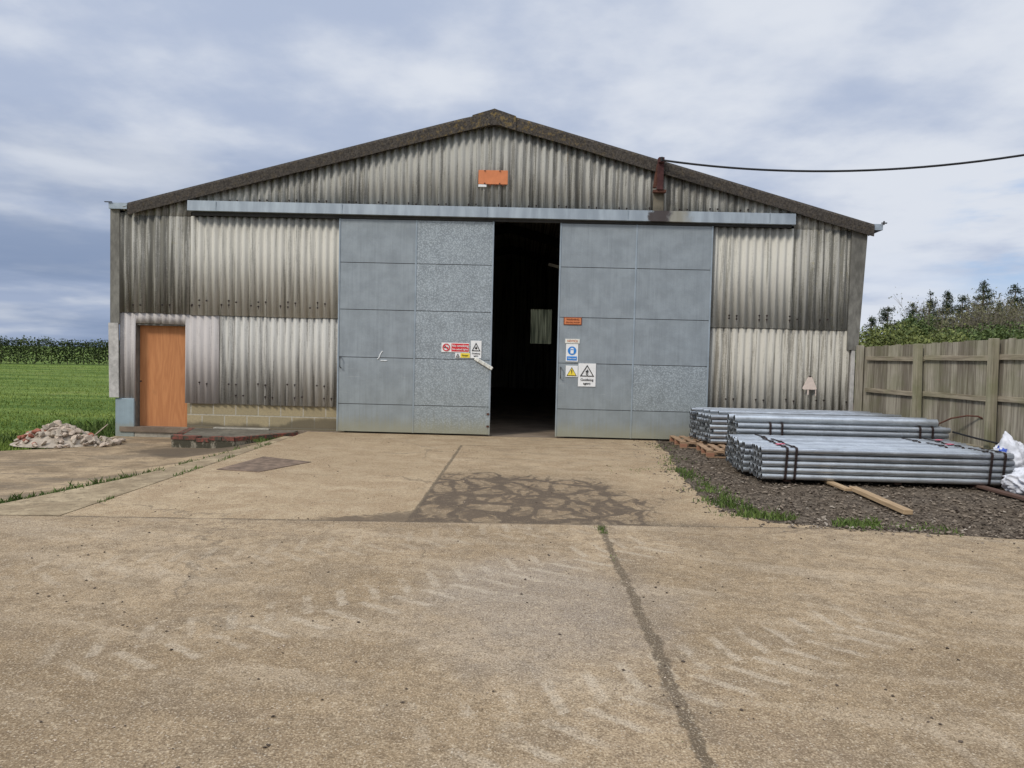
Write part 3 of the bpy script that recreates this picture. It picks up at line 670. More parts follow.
m = MB(); m.box(-8.26, -8.12, 14.0, 14.03, 4.39, 4.405); m.build('gutter_bracket', M['dark'], barn)
# other walls
def side_wall(x, name):
    m = MB(); st = PITCH / 6; n = int(20.7 / st); V = []
    for i in range(n + 1):
        y = 14.36 + i * st; dx_ = AMP * math.cos(2 * math.pi * y / PITCH)
        for z in (-.2, 4.32): V += [(x + dx_, y, z), (x + dx_ + .008, y, z)]
    fs = []
    for i in range(n):
        a = i * 4; b = a + 4; fs += [(a, a + 2, b + 2, b), (a + 1, b + 1, b + 3, a + 3), (a, b, b + 1, a + 1), (a + 2, a + 3, b + 3, b + 2)]
    m.add(V, fs); return m.build(name, M['side'], barn)
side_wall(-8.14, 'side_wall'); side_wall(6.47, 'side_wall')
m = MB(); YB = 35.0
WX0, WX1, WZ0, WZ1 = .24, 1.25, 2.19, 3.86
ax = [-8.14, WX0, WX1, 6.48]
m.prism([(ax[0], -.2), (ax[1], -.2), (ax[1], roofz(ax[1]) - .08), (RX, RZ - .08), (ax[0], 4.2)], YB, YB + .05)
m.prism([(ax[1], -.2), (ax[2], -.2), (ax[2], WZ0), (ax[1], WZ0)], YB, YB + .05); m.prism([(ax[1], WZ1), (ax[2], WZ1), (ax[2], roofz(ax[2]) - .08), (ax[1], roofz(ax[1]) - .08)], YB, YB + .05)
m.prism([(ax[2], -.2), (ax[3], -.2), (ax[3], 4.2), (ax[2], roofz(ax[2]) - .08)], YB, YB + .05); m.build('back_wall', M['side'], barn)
def _trl(t, s):
    p = t.obj(); x = t.sep(p)[0]; n = t.noise(t.scale(p, (14, 1, .6)), 1, 4)
    b = t.n['Principled BSDF']; tr = t.new('ShaderNodeBsdfTranslucent'); mx = t.new('ShaderNodeMixShader')
    t.put(tr.inputs[0], t.mix(t.ss(n, .35, .65), (.05, .055, .035), (.22, .22, .14))); mx.inputs[0].default_value = .85
    out = t.n['Material Output']; t.l.new(b.outputs[0], mx.inputs[1]); t.l.new(tr.outputs[0], mx.inputs[2]); t.l.new(mx.outputs[0], out.inputs[0]); s(color=(.12, .12, .09), rough=.5)
M['trans'] = material('translucent_sheet', _trl)
m = MB(); n = 56; V = []
for i in range(n + 1):
    x = WX0 + (WX1 - WX0) * i / n; y = YB + .02 - .02 * math.cos(2 * math.pi * x / PITCH); V += [(x, y, WZ0), (x, y, WZ1)]
m.add(V, [(2 * i, 2 * i + 2, 2 * i + 3, 2 * i + 1) for i in range(n)]); m.build('rooflight_sheet', M['trans'], barn)
for k_, y in enumerate((14.9, 20, 25, 30)):
    m = MB()
    for xa, xb in ((-7.9, RX), (RX, 6.3)):
        za, zb2 = roofz(xa) - .12, roofz(xb) - .12
        m.prism([(xa, za), (xb, zb2), (xb, zb2 - .3), (xa, za - .3)], y, y + .15)
    m.box(-8.06, -7.86, y, y + .15, -.02, roofz(-7.9) - .15); m.box(6.2, 6.4, y, y + .15, -.02, roofz(6.3) - .15)
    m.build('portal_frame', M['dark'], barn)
# track cover above the doors
def beam(z0l, z1l, z0r, z1r, x0, x1, y0, y1):
    m = MB(); m.add([(x0, y0, z0l), (x1, y0, z0r), (x1, y1, z0r), (x0, y1, z0l), (x0, y0 + .01, z1l), (x1, y0 + .01, z1r), (x1, y1, z1r + .01), (x0, y1, z1l + .01)], [(0, 3, 2, 1), (4, 5, 6, 7), (0, 1, 5, 4), (1, 2, 6, 5), (2, 3, 7, 6), (3, 0, 4, 7)]); return m
o = beam(4.25, 4.445, 4.22, 4.425, -6.60, 5.10, 13.93, 14.09).build('track_cover', M['cover'], barn)
m = MB()
for xx in (-6.05, -3.6, -.8, 1.9, 4.6): m = MB(); m.box(xx, xx + .012, 13.925, 13.932, 4.245, 4.43); m.build('cover_joint', M['door_edge'], o)
m = MB(); m.box(-6.55, 5.06, 14.03, 14.09, 4.175, 4.24); m.build('door_track', M['dark'], barn)  # black rail; its dark box also stands in for the shadow under the cover
# sliding doors
def sliding_door(x0, x1, xs_, seams, spang, label):
    root = bpy.data.objects.new('sliding_door', None); COL.objects.link(root); root.parent = barn; root['label'] = label
    zs = [.03] + seams + [4.17]
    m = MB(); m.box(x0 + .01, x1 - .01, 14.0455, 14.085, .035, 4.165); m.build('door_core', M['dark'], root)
    for ci, (a, b) in enumerate(((x0, xs_), (xs_, x1))):
        for ri in range(5):
            zb_, zt_ = zs[ri], zs[ri + 1]
            m = MB(); e = .0015
            tl = random.uniform(-.0025, .0025)
            V = [(a + .003, 14.033, zb_ + .004), (b - .003, 14.033, zb_ + .004), (b - .003, 14.036, zt_ - .003), (a + .003, 14.036, zt_ - .003)]
            V2 = [(v[0], 14.0455, v[2]) for v in V]
            nx, nz = 6, 5; 
            G = [[(a + .004 + (b - a - .008) * i / nx, 14.032 + (0 if i in (0, nx) or j in (0, nz) else random.uniform(-.002, .002)), zb_ + .006 + (zt_ - zb_ - .012) * j / nz) for i in range(nx + 1)] for j in range(nz + 1)]
            V = [p for r_ in G for p in r_]; fs = [(j * (nx + 1) + i, j * (nx + 1) + i + 1, (j + 1) * (nx + 1) + i + 1, (j + 1) * (nx + 1) + i) for j in range(nz) for i in range(nx)]
            m.add(V, fs)
            zl, zh, xl, xh = zb_ + .006, zt_ - .006, a + .004, b - .004
            m.add([(xl, 14.032, zl), (xh, 14.032, zl), (xh, 14.032, zh), (xl, 14.032, zh), (xl, 14.045, zl), (xh, 14.045, zl), (xh, 14.045, zh), (xl, 14.045, zh)], [(0, 4, 5, 1), (1, 5, 6, 2), (2, 6, 7, 3), (3, 7, 4, 0)])
            o = m.build('door_sheet', M['door_sp'] if (ci, ri) in spang else M['door'], root)
            o.data.polygons.foreach_set('use_smooth', [True] * (nx * nz) + [False] * 4)
    m = MB(); m.box(x0 - .012, x0 + .018, 14.02, 14.09, .03, 4.172, bev=.004); m.build('edge_channel', M['door_edge'], root)
    m = MB(); m.box(x1 - .018, x1 + .012, 14.02, 14.09, .03, 4.172, bev=.004); m.build('edge_channel', M['door_edge'], root)
    m = MB(); m.box(xs_ - .016, xs_ + .016, 14.024, 14.031, .03, 4.168, bev=.003); m.build('cover_strip', M['door_edge'], root)
    return root
dl_ = sliding_door(-3.655, -.665, -2.16, [.575, 1.49, 2.42, 3.33], {(1, i) for i in range(5)}, 'left sliding door leaf with a spangled right half')
dr_ = sliding_door(.635, 3.555, 2.10, [.575, 1.47, 2.36, 3.33], {(1, 1), }, 'right sliding door leaf')
m = MB(); mt = Matrix.Translation((-.80, 14.00, 1.425)) @ Matrix.Rotation(R(30), 4, 'Y'); m.box(-.20, .20, -.02, .015, -.035, .035, mat=mt, bev=.012)
for q in (-.12, .0, .12): m.box(q - .015, q + .015, -.026, -.02, -.03, .03, mat=mt)
o = m.build('pull_handle', M['off_white'], dl_); o['label'] = 'taped white bar across the door edge'
m = MB()
m.tube([(-2.78, 14.028, 1.62), (-2.80, 14.028, 1.60), (-2.83, 14.028, 1.55), (-2.85, 14.028, 1.49), (-2.88, 14.028, 1.46)], .010, 5); m.tube([(-2.82, 14.028, 1.435), (-2.70, 14.028, 1.437), (-2.69, 14.028, 1.44)], .009, 5); m.build('paint_mark', M['chalk'], dl_)
def dhandle(x, z, par):
    m = MB(); m.tube([(x, 14.03, z), (x, 13.97, z + .01), (x, 13.97, z + .20), (x, 14.03, z + .21)], .011, 6); return m.build('handle', M['dark'], par)
dhandle(.70, 1.18, dr_); dhandle(-3.60, 1.28, dl_)
for za in (.18, .42): m = MB(); m.box(-.72, -.67, 14.010, 14.022, za, za + .035); m.build('hinge_plate', M['rust2'], dl_)

# ------------------------------------------------------------------ things on the facade
YS = 14.022
def sign(name, label, boards, polys=(), texts=(), rings=(), y=YS, tilt=0, cat='sign'):
    x0 = min(b[0] for b in boards); x1 = max(b[2] for b in boards); z0 = min(b[1] for b in boards); z1 = max(b[3] for b in boards)
    c = Vector(((x0 + x1) / 2, y, (z0 + z1) / 2)); root = thing(name, label, cat, c)
    L = 0
    for i, b in enumerate(boards):
        m = MB(); yy = -.003 * i
        m.box(b[0] - c.x, b[2] - c.x, yy - .003, yy - .0005 if i else .006, b[1] - c.z, b[3] - c.z, bev=0); m.build('board' if i == 0 else 'panel', M[b[4]], root)
    yy = -.003 * len(boards) - .001
    for pts, mat, lv, nm in polys:
        m = MB(); m.prism([(a - c.x, b - c.z) for a, b in pts], yy - .0025 * lv - .002, yy - .0025 * lv); m.build(nm, M[mat], root)
    for cx_, cz_, r0, r1, mat, lv in rings:
        m = MB(); n = 20
        A = [(cx_ - c.x + r * math.cos(2 * math.pi * k / n), yy - .0025 * lv, cz_ - c.z + r * math.sin(2 * math.pi * k / n)) for r in (r0, r1) for k in range(n)]
        m.add(A + [(a, b - .002, z) for a, b, z in A], [f for k in range(n) for f in ((k, (k + 1) % n, (k + 1) % n + n, k + n), (k + 2 * n, k + 3 * n, (k + 1) % n + 3 * n, (k + 1) % n + 2 * n), (k + n, (k + 1) % n + n, (k + 1) % n + 3 * n, k + 3 * n))]); m.build('ring', M[mat], root)
    for txt, tx, tz, size, mat in texts:
        cu = bpy.data.curves.new('t', 'FONT'); cu.body = txt; cu.size = size; cu.align_x = 'CENTER'; cu.align_y = 'CENTER'; cu.extrude = .001; cu.offset = size * .012
        to = bpy.data.objects.new('t', cu); COL.objects.link(to); bpy.context.view_layer.update()
        me = bpy.data.meshes.new_from_object(to); bpy.data.objects.remove(to)
        me.transform(Matrix.Translation((tx - c.x, yy - .004, tz - c.z)) @ Matrix.Rotation(R(90), 4, 'X')); me.materials.clear()
        link('lettering', me, M[mat], root)
    root.rotation_euler = (0, tilt, 0)
    return root
def tri(cx_, cz_, w_, h_): return [(cx_ - w_ / 2, cz_ - h_ / 2), (cx_ + w_ / 2, cz_ - h_ / 2), (cx_, cz_ + h_ / 2)]
def triring(cx_, cz_, w_, h_, k, mat, name='triangle'):
    """outline triangle as three bars"""
    P = tri(cx_, cz_, w_, h_); c = (cx_, cz_ - h_ / 6); Q = [(c[0] + (a - c[0]) * k, c[1] + (b - c[1]) * k) for a, b in P]
    return [([P[i], P[(i + 1) % 3], Q[(i + 1) % 3], Q[i]], mat, 2, name) for i in range(3)]
sign('no_smoking_sign', 'wide red and white no smoking sign on the left sliding door', [(-1.63, 1.63, -1.085, 1.815, 'white'), (-1.435, 1.645, -1.095, 1.80, 'red')],
     polys=[([(-1.585, 1.755), (-1.57, 1.772), (-1.485, 1.69), (-1.50, 1.673)], 'red', 2, 'slash'), ([(-1.58, 1.712), (-1.50, 1.712), (-1.50, 1.728), (-1.58, 1.728)], 'ink', 1, 'pictogram')],
     texts=[('No smoking', -1.265, 1.757, .066, 'white'), ('No naked lights', -1.265, 1.688, .048, 'white')], rings=[(-1.535, 1.722, .056, .074, 'red', 2)])
fl_ = lambda cx_, cz_, s: ([(cx_ - .5 * s, cz_ - .3 * s), (cx_ - .3 * s, cz_ + .3 * s), (cx_ - .1 * s, cz_), (cx_ + .1 * s, cz_ + .7 * s), (cx_ + .3 * s, cz_ + .1 * s), (cx_ + .45 * s, cz_ + .25 * s), (cx_ + .4 * s, cz_ - .35 * s), (cx_, cz_ - .55 * s)], 'ink', 2, 'pictogram')
sign('hazard_sign', 'upright white hazard triangle sign right of the red no smoking sign', [(-1.06, 1.525, -.85, 1.865, 'white')],
     polys=triring(-.955, 1.745, .17, .165, .74, 'ink') + [fl_(-.955, 1.725, .05)], texts=[('Oxidising', -.955, 1.615, .042, 'ink'), ('agent', -.955, 1.570, .042, 'ink')])
sign('small_warning_sign', 'small yellow warning strip below the red no smoking sign', [(-1.36, 1.525, -1.07, 1.622, 'white'), (-1.255, 1.53, -1.075, 1.617, 'yellow')],
     polys=triring(-1.307, 1.573, .075, .07, .55, 'ink'), texts=[('Danger', -1.165, 1.573, .042, 'ink')])
sign('orange_notice', 'orange notice with dark border on the right sliding door', [(.735, 2.215, 1.085, 2.365, 'orange_dark'), (.752, 2.230, 1.068, 2.350, 'orange')],
     texts=[('WARNING', .91, 2.318, .052, 'orange_dark'), ('FRAGILE ROOF', .91, 2.262, .040, 'orange_dark')])
sign('blue_notice', 'blue and white notice with a round face symbol', [(.795, 1.505, 1.030, 1.845, 'white'), (.815, 1.525, 1.010, 1.605, 'blue')],
     polys=[([(.9125 + .083 * math.cos(q * math.pi / 12), 1.715 + .083 * math.sin(q * math.pi / 12)) for q in range(24)], 'blue', 0, 'disc'),
            ([(.9125 + .036 * math.cos(q * math.pi / 8), 1.735 + .036 * math.sin(q * math.pi / 8)) for q in range(16)], 'white', 1, 'pictogram'),
            ([(.885, 1.66), (.94, 1.66), (.945, 1.71), (.88, 1.71)], 'white', 2, 'pictogram'), ([(.88, 1.728), (.945, 1.728), (.945, 1.742), (.88, 1.742)], 'blue', 2, 'pictogram')],
     texts=[('Wear mask', .9125, 1.565, .036, 'white')])
sign('paper_strip', 'short white strip with orange writing above the blue notice', [(.775, 1.857, 1.055, 1.945, 'off_white')], texts=[('NOTICE', .915, 1.90, .055, 'orange')])
sign('yellow_triangle_sign', 'small white sign with a yellow warning triangle', [(.800, 1.205, 1.035, 1.425, 'white')],
     polys=[(tri(.917, 1.31, .20, .175), 'ink', 0, 'triangle'), (tri(.917, 1.307, .165, .14), 'yellow', 1, 'triangle'), ([(.910, 1.285), (.925, 1.285), (.927, 1.345), (.908, 1.345)], 'ink', 2, 'pictogram'), ([(.910, 1.262), (.925, 1.262), (.925, 1.275), (.910, 1.275)], 'ink', 2, 'pictogram')])
sign('oxidising_agent_sign', 'large white sign reading oxidising agent under a flame triangle', [(1.045, 1.025, 1.385, 1.475, 'white')],
     polys=triring(1.215, 1.335, .275, .225, .80, 'ink') + [fl_(1.215, 1.325, .062)], rings=[(1.215, 1.268, .013, .022, 'ink', 2)], texts=[('Oxidising', 1.215, 1.155, .066, 'ink'), ('agent', 1.215, 1.085, .066, 'ink')])
# orange board on the gable
r = thing('orange_board', 'blank orange board fixed high on the gable below the ridge', 'board', (-.70, 14.08, 5.02))
m = MB(); m.box(-.285, .285, -.012, .01, -.125, .145, bev=.004); m.build('panel', M['orange'], r)
for a, b in ((-.16, .13), (.13, .13), (-.16, -.11), (.13, -.11)):
    m = MB(); m.tube([(a, -.03, b), (a, -.011, b)], .012, 6); m.build('bolt', M['strap'], r)
m = MB(); m.box(-.285, -.125, -.012, .01, -.178, -.132, bev=.003); m.build('white_strip', M['white'], r)
for a in (-.06, .05, .20): 
    m = MB(); m.prism([(a - .03, -.127), (a + .03, -.127), (a + .012, -.16), (a - .012, -.16)], -.008, .01); m.build('clip', M['rust2'], r)
r = thing('triangle_marker', 'small pale triangle board on the lower right wall', 'marker', (5.54, 14.08, 1.19))
m = MB(); m.prism([(-.14, -.10), (.14, -.10), (.12, -.118), (-.12, -.118)], -.02, -.004); m.prism([(-.14, -.10), (.14, -.10), (.035, .125), (-.035, .125)], -.02, -.004); m.build('board', M['pale_pink'], r)
m = MB(); m.box(-.04, -.012, -.012, .0, -.22, -.118); m.build('stem', M['pale_pink'], r)
m = MB(); m.box(.115, .13, -.012, .0, -.24, -.118); m.build('stem', M['pale_pink'], r)
m = MB(); m.box(-.02, .02, -.024, -.004, .125, .145); m.build('screw_cap', M['strap'], r)
# bracket and cable
r = thing('cable_bracket', 'rusty red steel bracket holding the overhead cable on the gable', 'bracket', (2.50, 14.0, 4.80))
m = MB(); m.box(-.06, .06, -.09, -.04, .02, .62, bev=.008); m.box(-.055, .055, -.15, -.09, .52, .62, bev=.006); m.build('arm', M['rust'], r)
m = MB(); m.box(-.13, -.075, -.045, .06, .06, .50, mat=Matrix.Rotation(R(7), 4, 'Y')); m.box(-.12, .12, -.06, .06, -.02, .03); m.build('strut', M['rust2'], r)
m = MB(); m.box(-.10, .10, .055, .085, -.38, -.02); m.build('stain_plate', M['plat'], r)
m = MB(); m.tube([(.0, -.13, .54), (.0, -.13, .62)], .035, 8); m.build('insulator', M['black'], r)
def cable(a, b, sag, n=26): return [Vector(a).lerp(Vector(b), i / n) + Vector((0, 0, -4 * sag * (i / n) * (1 - i / n))) for i in range(n + 1)]
m = MB(); m.tube(cable((2.53, 13.86, 5.36), (20.0, 10.0, 10.5), 2.1, 60), .020, 6); tag(m.build('overhead_cable', M['black'], smooth=True), 'black overhead cable sagging right from the rusty bracket', 'cable')
r = thing('strip_light', 'pale strip light hanging in the dark doorway', 'light', (.72, 18, 3.83))
m = MB(); m.box(-.20, .16, -.05, .05, -.035, .035, mat=Matrix.Rotation(R(14), 4, 'Y'), bev=.008); m.build('diffuser', M['off_white'], r)
m = MB(); m.tube([(0, 0, .03), (0, 0, 1.6)], .008, 5); m.build('hanger', M['dark'], r)

# ------------------------------------------------------------------ platform, plate, rubble
r = thing('brick_platform', 'low brick edged concrete platform by the small door', 'platform', (-5.4, 13.3, -.17))
def pk(m, name, mat): o = m.build(name, mat, r); return root_at(r, o)
m = MB(); pts = [(-6.30, 12.72), (-5.15, 12.72), (-4.32, 13.72), (-4.32, 14.13), (-6.64, 14.13)]
ins = [(-6.17, 12.84), (-5.20, 12.84), (-4.47, 13.74), (-4.45, 14.12), (-6.50, 14.12)]
m.prism(ins, -.3, .008, 'z'); pk(m, 'slab', M['plat'])
m = MB(); V = []
for (a, b, c_, d_) in ((pts[0], pts[1], ins[1], ins[0]), (pts[1], pts[2], ins[2], ins[1]), (pts[4], pts[0], ins[0], ins[4])):
    n = max(2, int(math.dist(a, b) / .225))
    for i in range(n):
        f0, f1 = (i + .02) / n, (i + .97) / n; z = .014 + random.uniform(-.004, .004)
        if random.random() < .10: z -= .03
        L_ = lambda p, q, f: (p[0] + (q[0] - p[0]) * f, p[1] + (q[1] - p[1]) * f)
        m.prism([L_(a, b, f0), L_(a, b, f1), L_(d_, c_, f1), L_(d_, c_, f0)], z - .065, z, 'z')
pk(m, 'brick_edge', M['brick'])
m = MB(); m.prism([(-6.29, 12.73), (-5.16, 12.73), (-4.36, 13.72), (-4.47, 13.8), (-5.2, 12.86), (-6.2, 12.86), (-6.4, 14.1), (-6.62, 14.1)], -.3, -.049, 'z'); pk(m, 'base_wall', M['base_wall'])
m = MB(); m.box(-6.1, -5.0, 14.02, 14.10, .009, .04, mat=None, bev=.004); tag(m.build('pale_batten', M['plat_pale']), 'thin pale batten lying on the brick edged platform', 'batten')
m = MB(); m.prism([(-4.02, 9.35), (-3.42, 9.25), (-3.02, 10.2), (-3.85, 10.6)], -.02, .008, 'z'); tag(m.build('steel_plate', M['plate']), 'rusty flat steel cover plate set in the yard', 'cover plate')

def rock_mesh(seed, sub=1):
    bm = bmesh.new(); bmesh.ops.create_icosphere(bm, subdivisions=sub, radius=1); rs = random.Random(seed)
    # chop with a few planes for broken faces
    for v in bm.verts: v.co *= 1 + .25 * mn.noise(v.co * 1.3 + Vector((seed, 0, 0)))
    for _ in range(6):
        n = Vector((rs.gauss(0, 1), rs.gauss(0, 1), rs.gauss(0, 1))).normalized(); d_ = rs.uniform(.45, .75)
        for v in bm.verts:
            k_ = v.co.dot(n) - d_
            if k_ > 0: v.co -= n * k_
    for v in bm.verts: v.co.x *= 1.25; v.co.z *= .72
    me = bpy.data.meshes.new('rock'); bm.to_mesh(me); bm.free(); return me
rocks = {}
for key in ('rubble', 'rubble_grey', 'rubble_red'):
    rocks[key] = []
    for i in range(4):
        me = rock_mesh(i + 11, 2); me.materials.append(M[key]); rocks[key].append(me)
PX, PY, PZ = -8.42, 12.85, -.175
lab = {'rubble': 'pale broken masonry piece in the rubble heap', 'rubble_grey': 'grey broken concrete piece in the rubble heap', 'rubble_red': 'broken red brick piece in the rubble heap'}
def heap_h(x, y):
    dx_, dy_ = (x - PX) / .78, (y - PY) / .62; return max(0, 1 - math.hypot(dx_, dy_)) * .33
for i in range(190):
    a = random.uniform(0, 6.283); q = random.random() ** .6 * 1.15
    x = PX + math.cos(a) * .78 * q + (.25 if q > .9 else 0); y = PY + math.sin(a) * .62 * q
    if i > 165: x = PX + random.uniform(.5, 1.05); y = PY - random.uniform(-.2, .3)
    sc = random.uniform(.032, .082) * (1.25 if q < .7 else .8); red = (x < PX - .25 and random.random() < .28) or random.random() < .04
    key = 'rubble_red' if red else ('rubble' if random.random() < .6 else 'rubble_grey')
    o = bpy.data.objects.new('masonry_piece', rocks[key][i % 4]); COL.objects.link(o); tag(o, lab[key], 'rubble', 'broken masonry pieces in the rubble heap')
    o.location = (x, y, PZ + heap_h(x, y) + sc * .3); o.scale = (sc, sc * random.uniform(.7, 1.1), sc); o.rotation_euler = (random.uniform(-.6, .6), random.uniform(-.6, .6), random.uniform(0, 6.28))
m = MB(); ring = 20
V = [(PX, PY, PZ + .28)] + [(PX + math.cos(k * 6.283 / ring) * .78 * f, PY + math.sin(k * 6.283 / ring) * .62 * f, PZ + (1 - f) * .30 - .02) for f in (.5, 1.0) for k in range(ring)]
m.add(V, [(0, 1 + k, 1 + (k + 1) % ring) for k in range(ring)] + [(1 + k, 1 + ring + k, 1 + ring + (k + 1) % ring, 1 + (k + 1) % ring) for k in range(ring)])
tag(m.build('rubble_dust', M['rubble_grey']), 'crumbs and dust under the rubble heap', 'rubble', kind='stuff')
m = MB(); m.tube([(-8.15, 13.5, -.12), (-7.92, 13.55, .10)], .013, 5, .008); tag(m.build('stick', M['rubble']), 'pale stick leaning in the grass by the barn corner', 'stick')

# loose crumbs of mud and small stones on the yard
def crumbs(name, n, fn, s0, s1, mat, label, flat=.6):
    base = np.array([(1, 0, 0), (-1, 0, 0), (0, 1, 0), (0, -1, 0), (0, 0, 1), (0, 0, -1)], float)
    F = [(0, 2, 4), (2, 1, 4), (1, 3, 4), (3, 0, 4), (2, 0, 5), (1, 2, 5), (3, 1, 5), (0, 3, 5)]
    V = []; faces = []
    for i in range(n):
        x, y, z = fn(); s_ = s0 + (s1 - s0) * random.random() ** 3; a = random.uniform(0, 6.28); ca, sa = math.cos(a), math.sin(a)
        b = base * (1 + rng.uniform(-.35, .35, (6, 1))) * s_; b[:, 0] *= random.uniform(.8, 1.6); b[:, 2] *= flat
        tx = random.uniform(-.4, .4); b[:, 2] += b[:, 0] * tx
        X = b[:, 0] * ca - b[:, 1] * sa + x; Y = b[:, 0] * sa + b[:, 1] * ca + y; Z = b[:, 2] + z
        k_ = len(V); V += list(zip(X, Y, Z)); faces += [(f[0] + k_, f[1] + k_, f[2] + k_) for f in F]
    me = bpy.data.meshes.new(name); me.from_pydata(V, [], faces); o = link(name, me, mat); return tag(o, label, 'debris', kind='stuff')
def yard_pt():
    while True:
        y = 2 + 11.5 * random.random() ** 1.3; x = random.uniform(-y * .8, y * .75)
        if x > 2.1 and y > 6.8: continue
        if x < -4.2 and y > 6.3: continue
        if mn.noise(Vector((x * 1.3, y * 1.3, 3))) < random.uniform(-.15, .45): continue
        return x, y, .004
crumbs('mud_crumbs', 900, yard_pt, .002, .012, M['clod'], 'dark crumbs of dry mud scattered over the yard', .5)
crumbs('grit', 1500, yard_pt, .0015, .006, M['rubble'], 'pale grit scattered over the yard')
def edge_pt():
    k_ = random.choice(range(len(edge) - 1)); a = edge[k_]; return a[0] - abs(random.gauss(0, .18)), a[1] + random.gauss(0, .15), .004
crumbs('edge_crumbs', 500, edge_pt, .004, .022, M['stone'], 'stones strayed from the planings onto the yard edge')
def bed_pt():
    while True:
        y = 6.75 + 7.3 * random.random() ** 1.5; x = random.uniform(2.05, 8)
        lim = 2.1 + (y - 8) * .08 if y > 7.5 else 2.6
        if x < lim or y < 6.97 - (x - 2.5) * .1: continue
        return x, y, .0 + .01 * random.random()
crumbs('planings', 11000, bed_pt, .008, .026, M['stone'], 'loose dark road planings heaped beside the yard', .6)

# ------------------------------------------------------------------ grass
def blades(name, pts, hmin, hmax, wd, mat, label, lean_=.5):
    P = np.array(pts, float); n = len(P); a = rng.uniform(0, 2 * np.pi, n); h = rng.uniform(hmin, hmax, n) * (P[:, 3] if P.shape[1] > 3 else 1)
    w_ = wd * rng.uniform(.6, 1.3, n); L = rng.uniform(0, lean_, n) * h; b = rng.uniform(0, 2 * np.pi, n)
    V = np.zeros((n, 4, 3)); dx_ = np.cos(a) * w_; dy_ = np.sin(a) * w_
    V[:, 0, 0] = P[:, 0] - dx_; V[:, 0, 1] = P[:, 1] - dy_; V[:, 0, 2] = P[:, 2]
    V[:, 1, 0] = P[:, 0] + dx_; V[:, 1, 1] = P[:, 1] + dy_; V[:, 1, 2] = P[:, 2]
    mx_ = P[:, 0] + np.cos(b) * L * .4; my_ = P[:, 1] + np.sin(b) * L * .4
    V[:, 2, 0] = mx_ + dx_ * .7; V[:, 2, 1] = my_ + dy_ * .7; V[:, 2, 2] = P[:, 2] + h * .6
    V[:, 3, 0] = P[:, 0] + np.cos(b) * L; V[:, 3, 1] = P[:, 1] + np.sin(b) * L; V[:, 3, 2] = P[:, 2] + h
    o = quads(name, V.reshape(-1, 3), mat); return tag(o, label, 'grass', kind='stuff')
pts = []
while len(pts) < 46000:
    y = 10.5 + 50 * random.random() ** 1.9; x = random.uniform(-.80 * y - 1, -8.2)
    if y < 14.2:
        lx = -8.1 - (12.2 - y) * 1.6 if y < 12.2 else -8.05
        if x > lx: continue
    if heap_h(x, y) > .02: continue
    s_ = .55 + (y / 45.)
    n_ = mn.noise(Vector((x * .25, y * .9, 0))) + .4 * mn.noise(Vector((x * 2, y * 2, 0)))
    near = max(0, 1 - (y - 11) / 4.5)
    pts.append((x, y, gz(x, y) - .005, (s_ * (1 + .5 * n_) + near * .15)))
blades('field_grass', pts, .02, .075, .011, M['grass'], 'rough green grass of the field left of the barn')
pts = []
for _ in range(1500): pts.append((random.uniform(-9.3, -8.12), random.uniform(13.3, 16.5), -.21, random.uniform(.6, 1.4)))
for _ in range(1600): pts.append((random.uniform(-12, -9.3), random.uniform(11.5, 13.6), -.21, random.uniform(.5, 1.0)))
blades('long_grass', pts, .08, .22, .010, M['weed'], 'longer dark grass around the rubble and barn corner', .8)
pts = []
def tufts(path, n, spread, size, z=0, gate=-.1, fr=1.5):
    for _ in range(n):
        k_ = random.randrange(len(path) - 1); f = random.random(); a, b = path[k_], path[k_ + 1]
        x = a[0] + (b[0] - a[0]) * f + random.gauss(0, spread); y = a[1] + (b[1] - a[1]) * f + random.gauss(0, spread)
        if mn.noise(Vector((x * fr, y * fr, 5))) < gate: continue
        pts.append((x, y, z, size * random.uniform(.4, 1.15) * (.6 + .7 * abs(mn.noise(Vector((x * 5, y * 5, 1)))) * 2)))
tufts([(2.25, 10.9), (2.3, 9.6)], 700, .09, .75, gate=-.1, fr=2.2)
tufts([(2.25, 9.2), (2.25, 8.2), (2.3, 7.5), (2.75, 7.2)], 2300, .12, .85, gate=.0, fr=2.2)
tufts([(2.6, 7.25), (3.3, 7.1), (3.6, 7.15)], 1200, .08, .7, gate=-.05, fr=2.2)
tufts([(3.6, 7.1), (4.6, 6.95), (5.5, 6.95)], 700, .10, .6, gate=.1)
tufts([(2.6, 13.5), (2.35, 11.2)], 250, .12, .5)
blades('verge_grass', pts, .03, .11, .006, M['weed'], 'bright grass growing along the yard edge by the planings', .9)
pts = []
tufts([(-14, 6.22), (-7.5, 6.52)], 900, .05, .9, z=-.06, gate=-.1)
tufts([(-7.5, 6.52), (-5.33, 7.02), (-4.87, 8.64)], 2600, .045, .9, z=-.05, gate=-.35)
tufts([(-4.87, 8.64), (-4.63, 10.45), (-4.45, 12.6)], 1900, .06, .9, z=-.06, gate=-.25)
tufts([(-4.30, 7.2), (-4.29, 13)], 700, .02, .6, gate=.12)
tufts([(-4.6, 12.5), (-4.9, 12.75), (-4.35, 13.1)], 500, .07, 1.0, z=-.05)
blades('channel_weeds', pts, .03, .10, .006, M['weed'], 'weeds growing along the concrete channel', .9)
pts = []
tufts([(.76, 6.8), (.75, 6.5)], 160, .02, .6); tufts([(.75, 2.75), (.75, 2.95)], 120, .015, .35)
tufts([(1.2, 10.2), (2.0, 10.5)], 420, .16, .35, gate=.05, fr=4); tufts([(.75, 6.5), (.75, 3.2)], 160, .015, .3, gate=.25)
blades('joint_weeds', pts, .02, .06, .004, M['weed'], 'small weeds sprouting in the yard joints', .9)

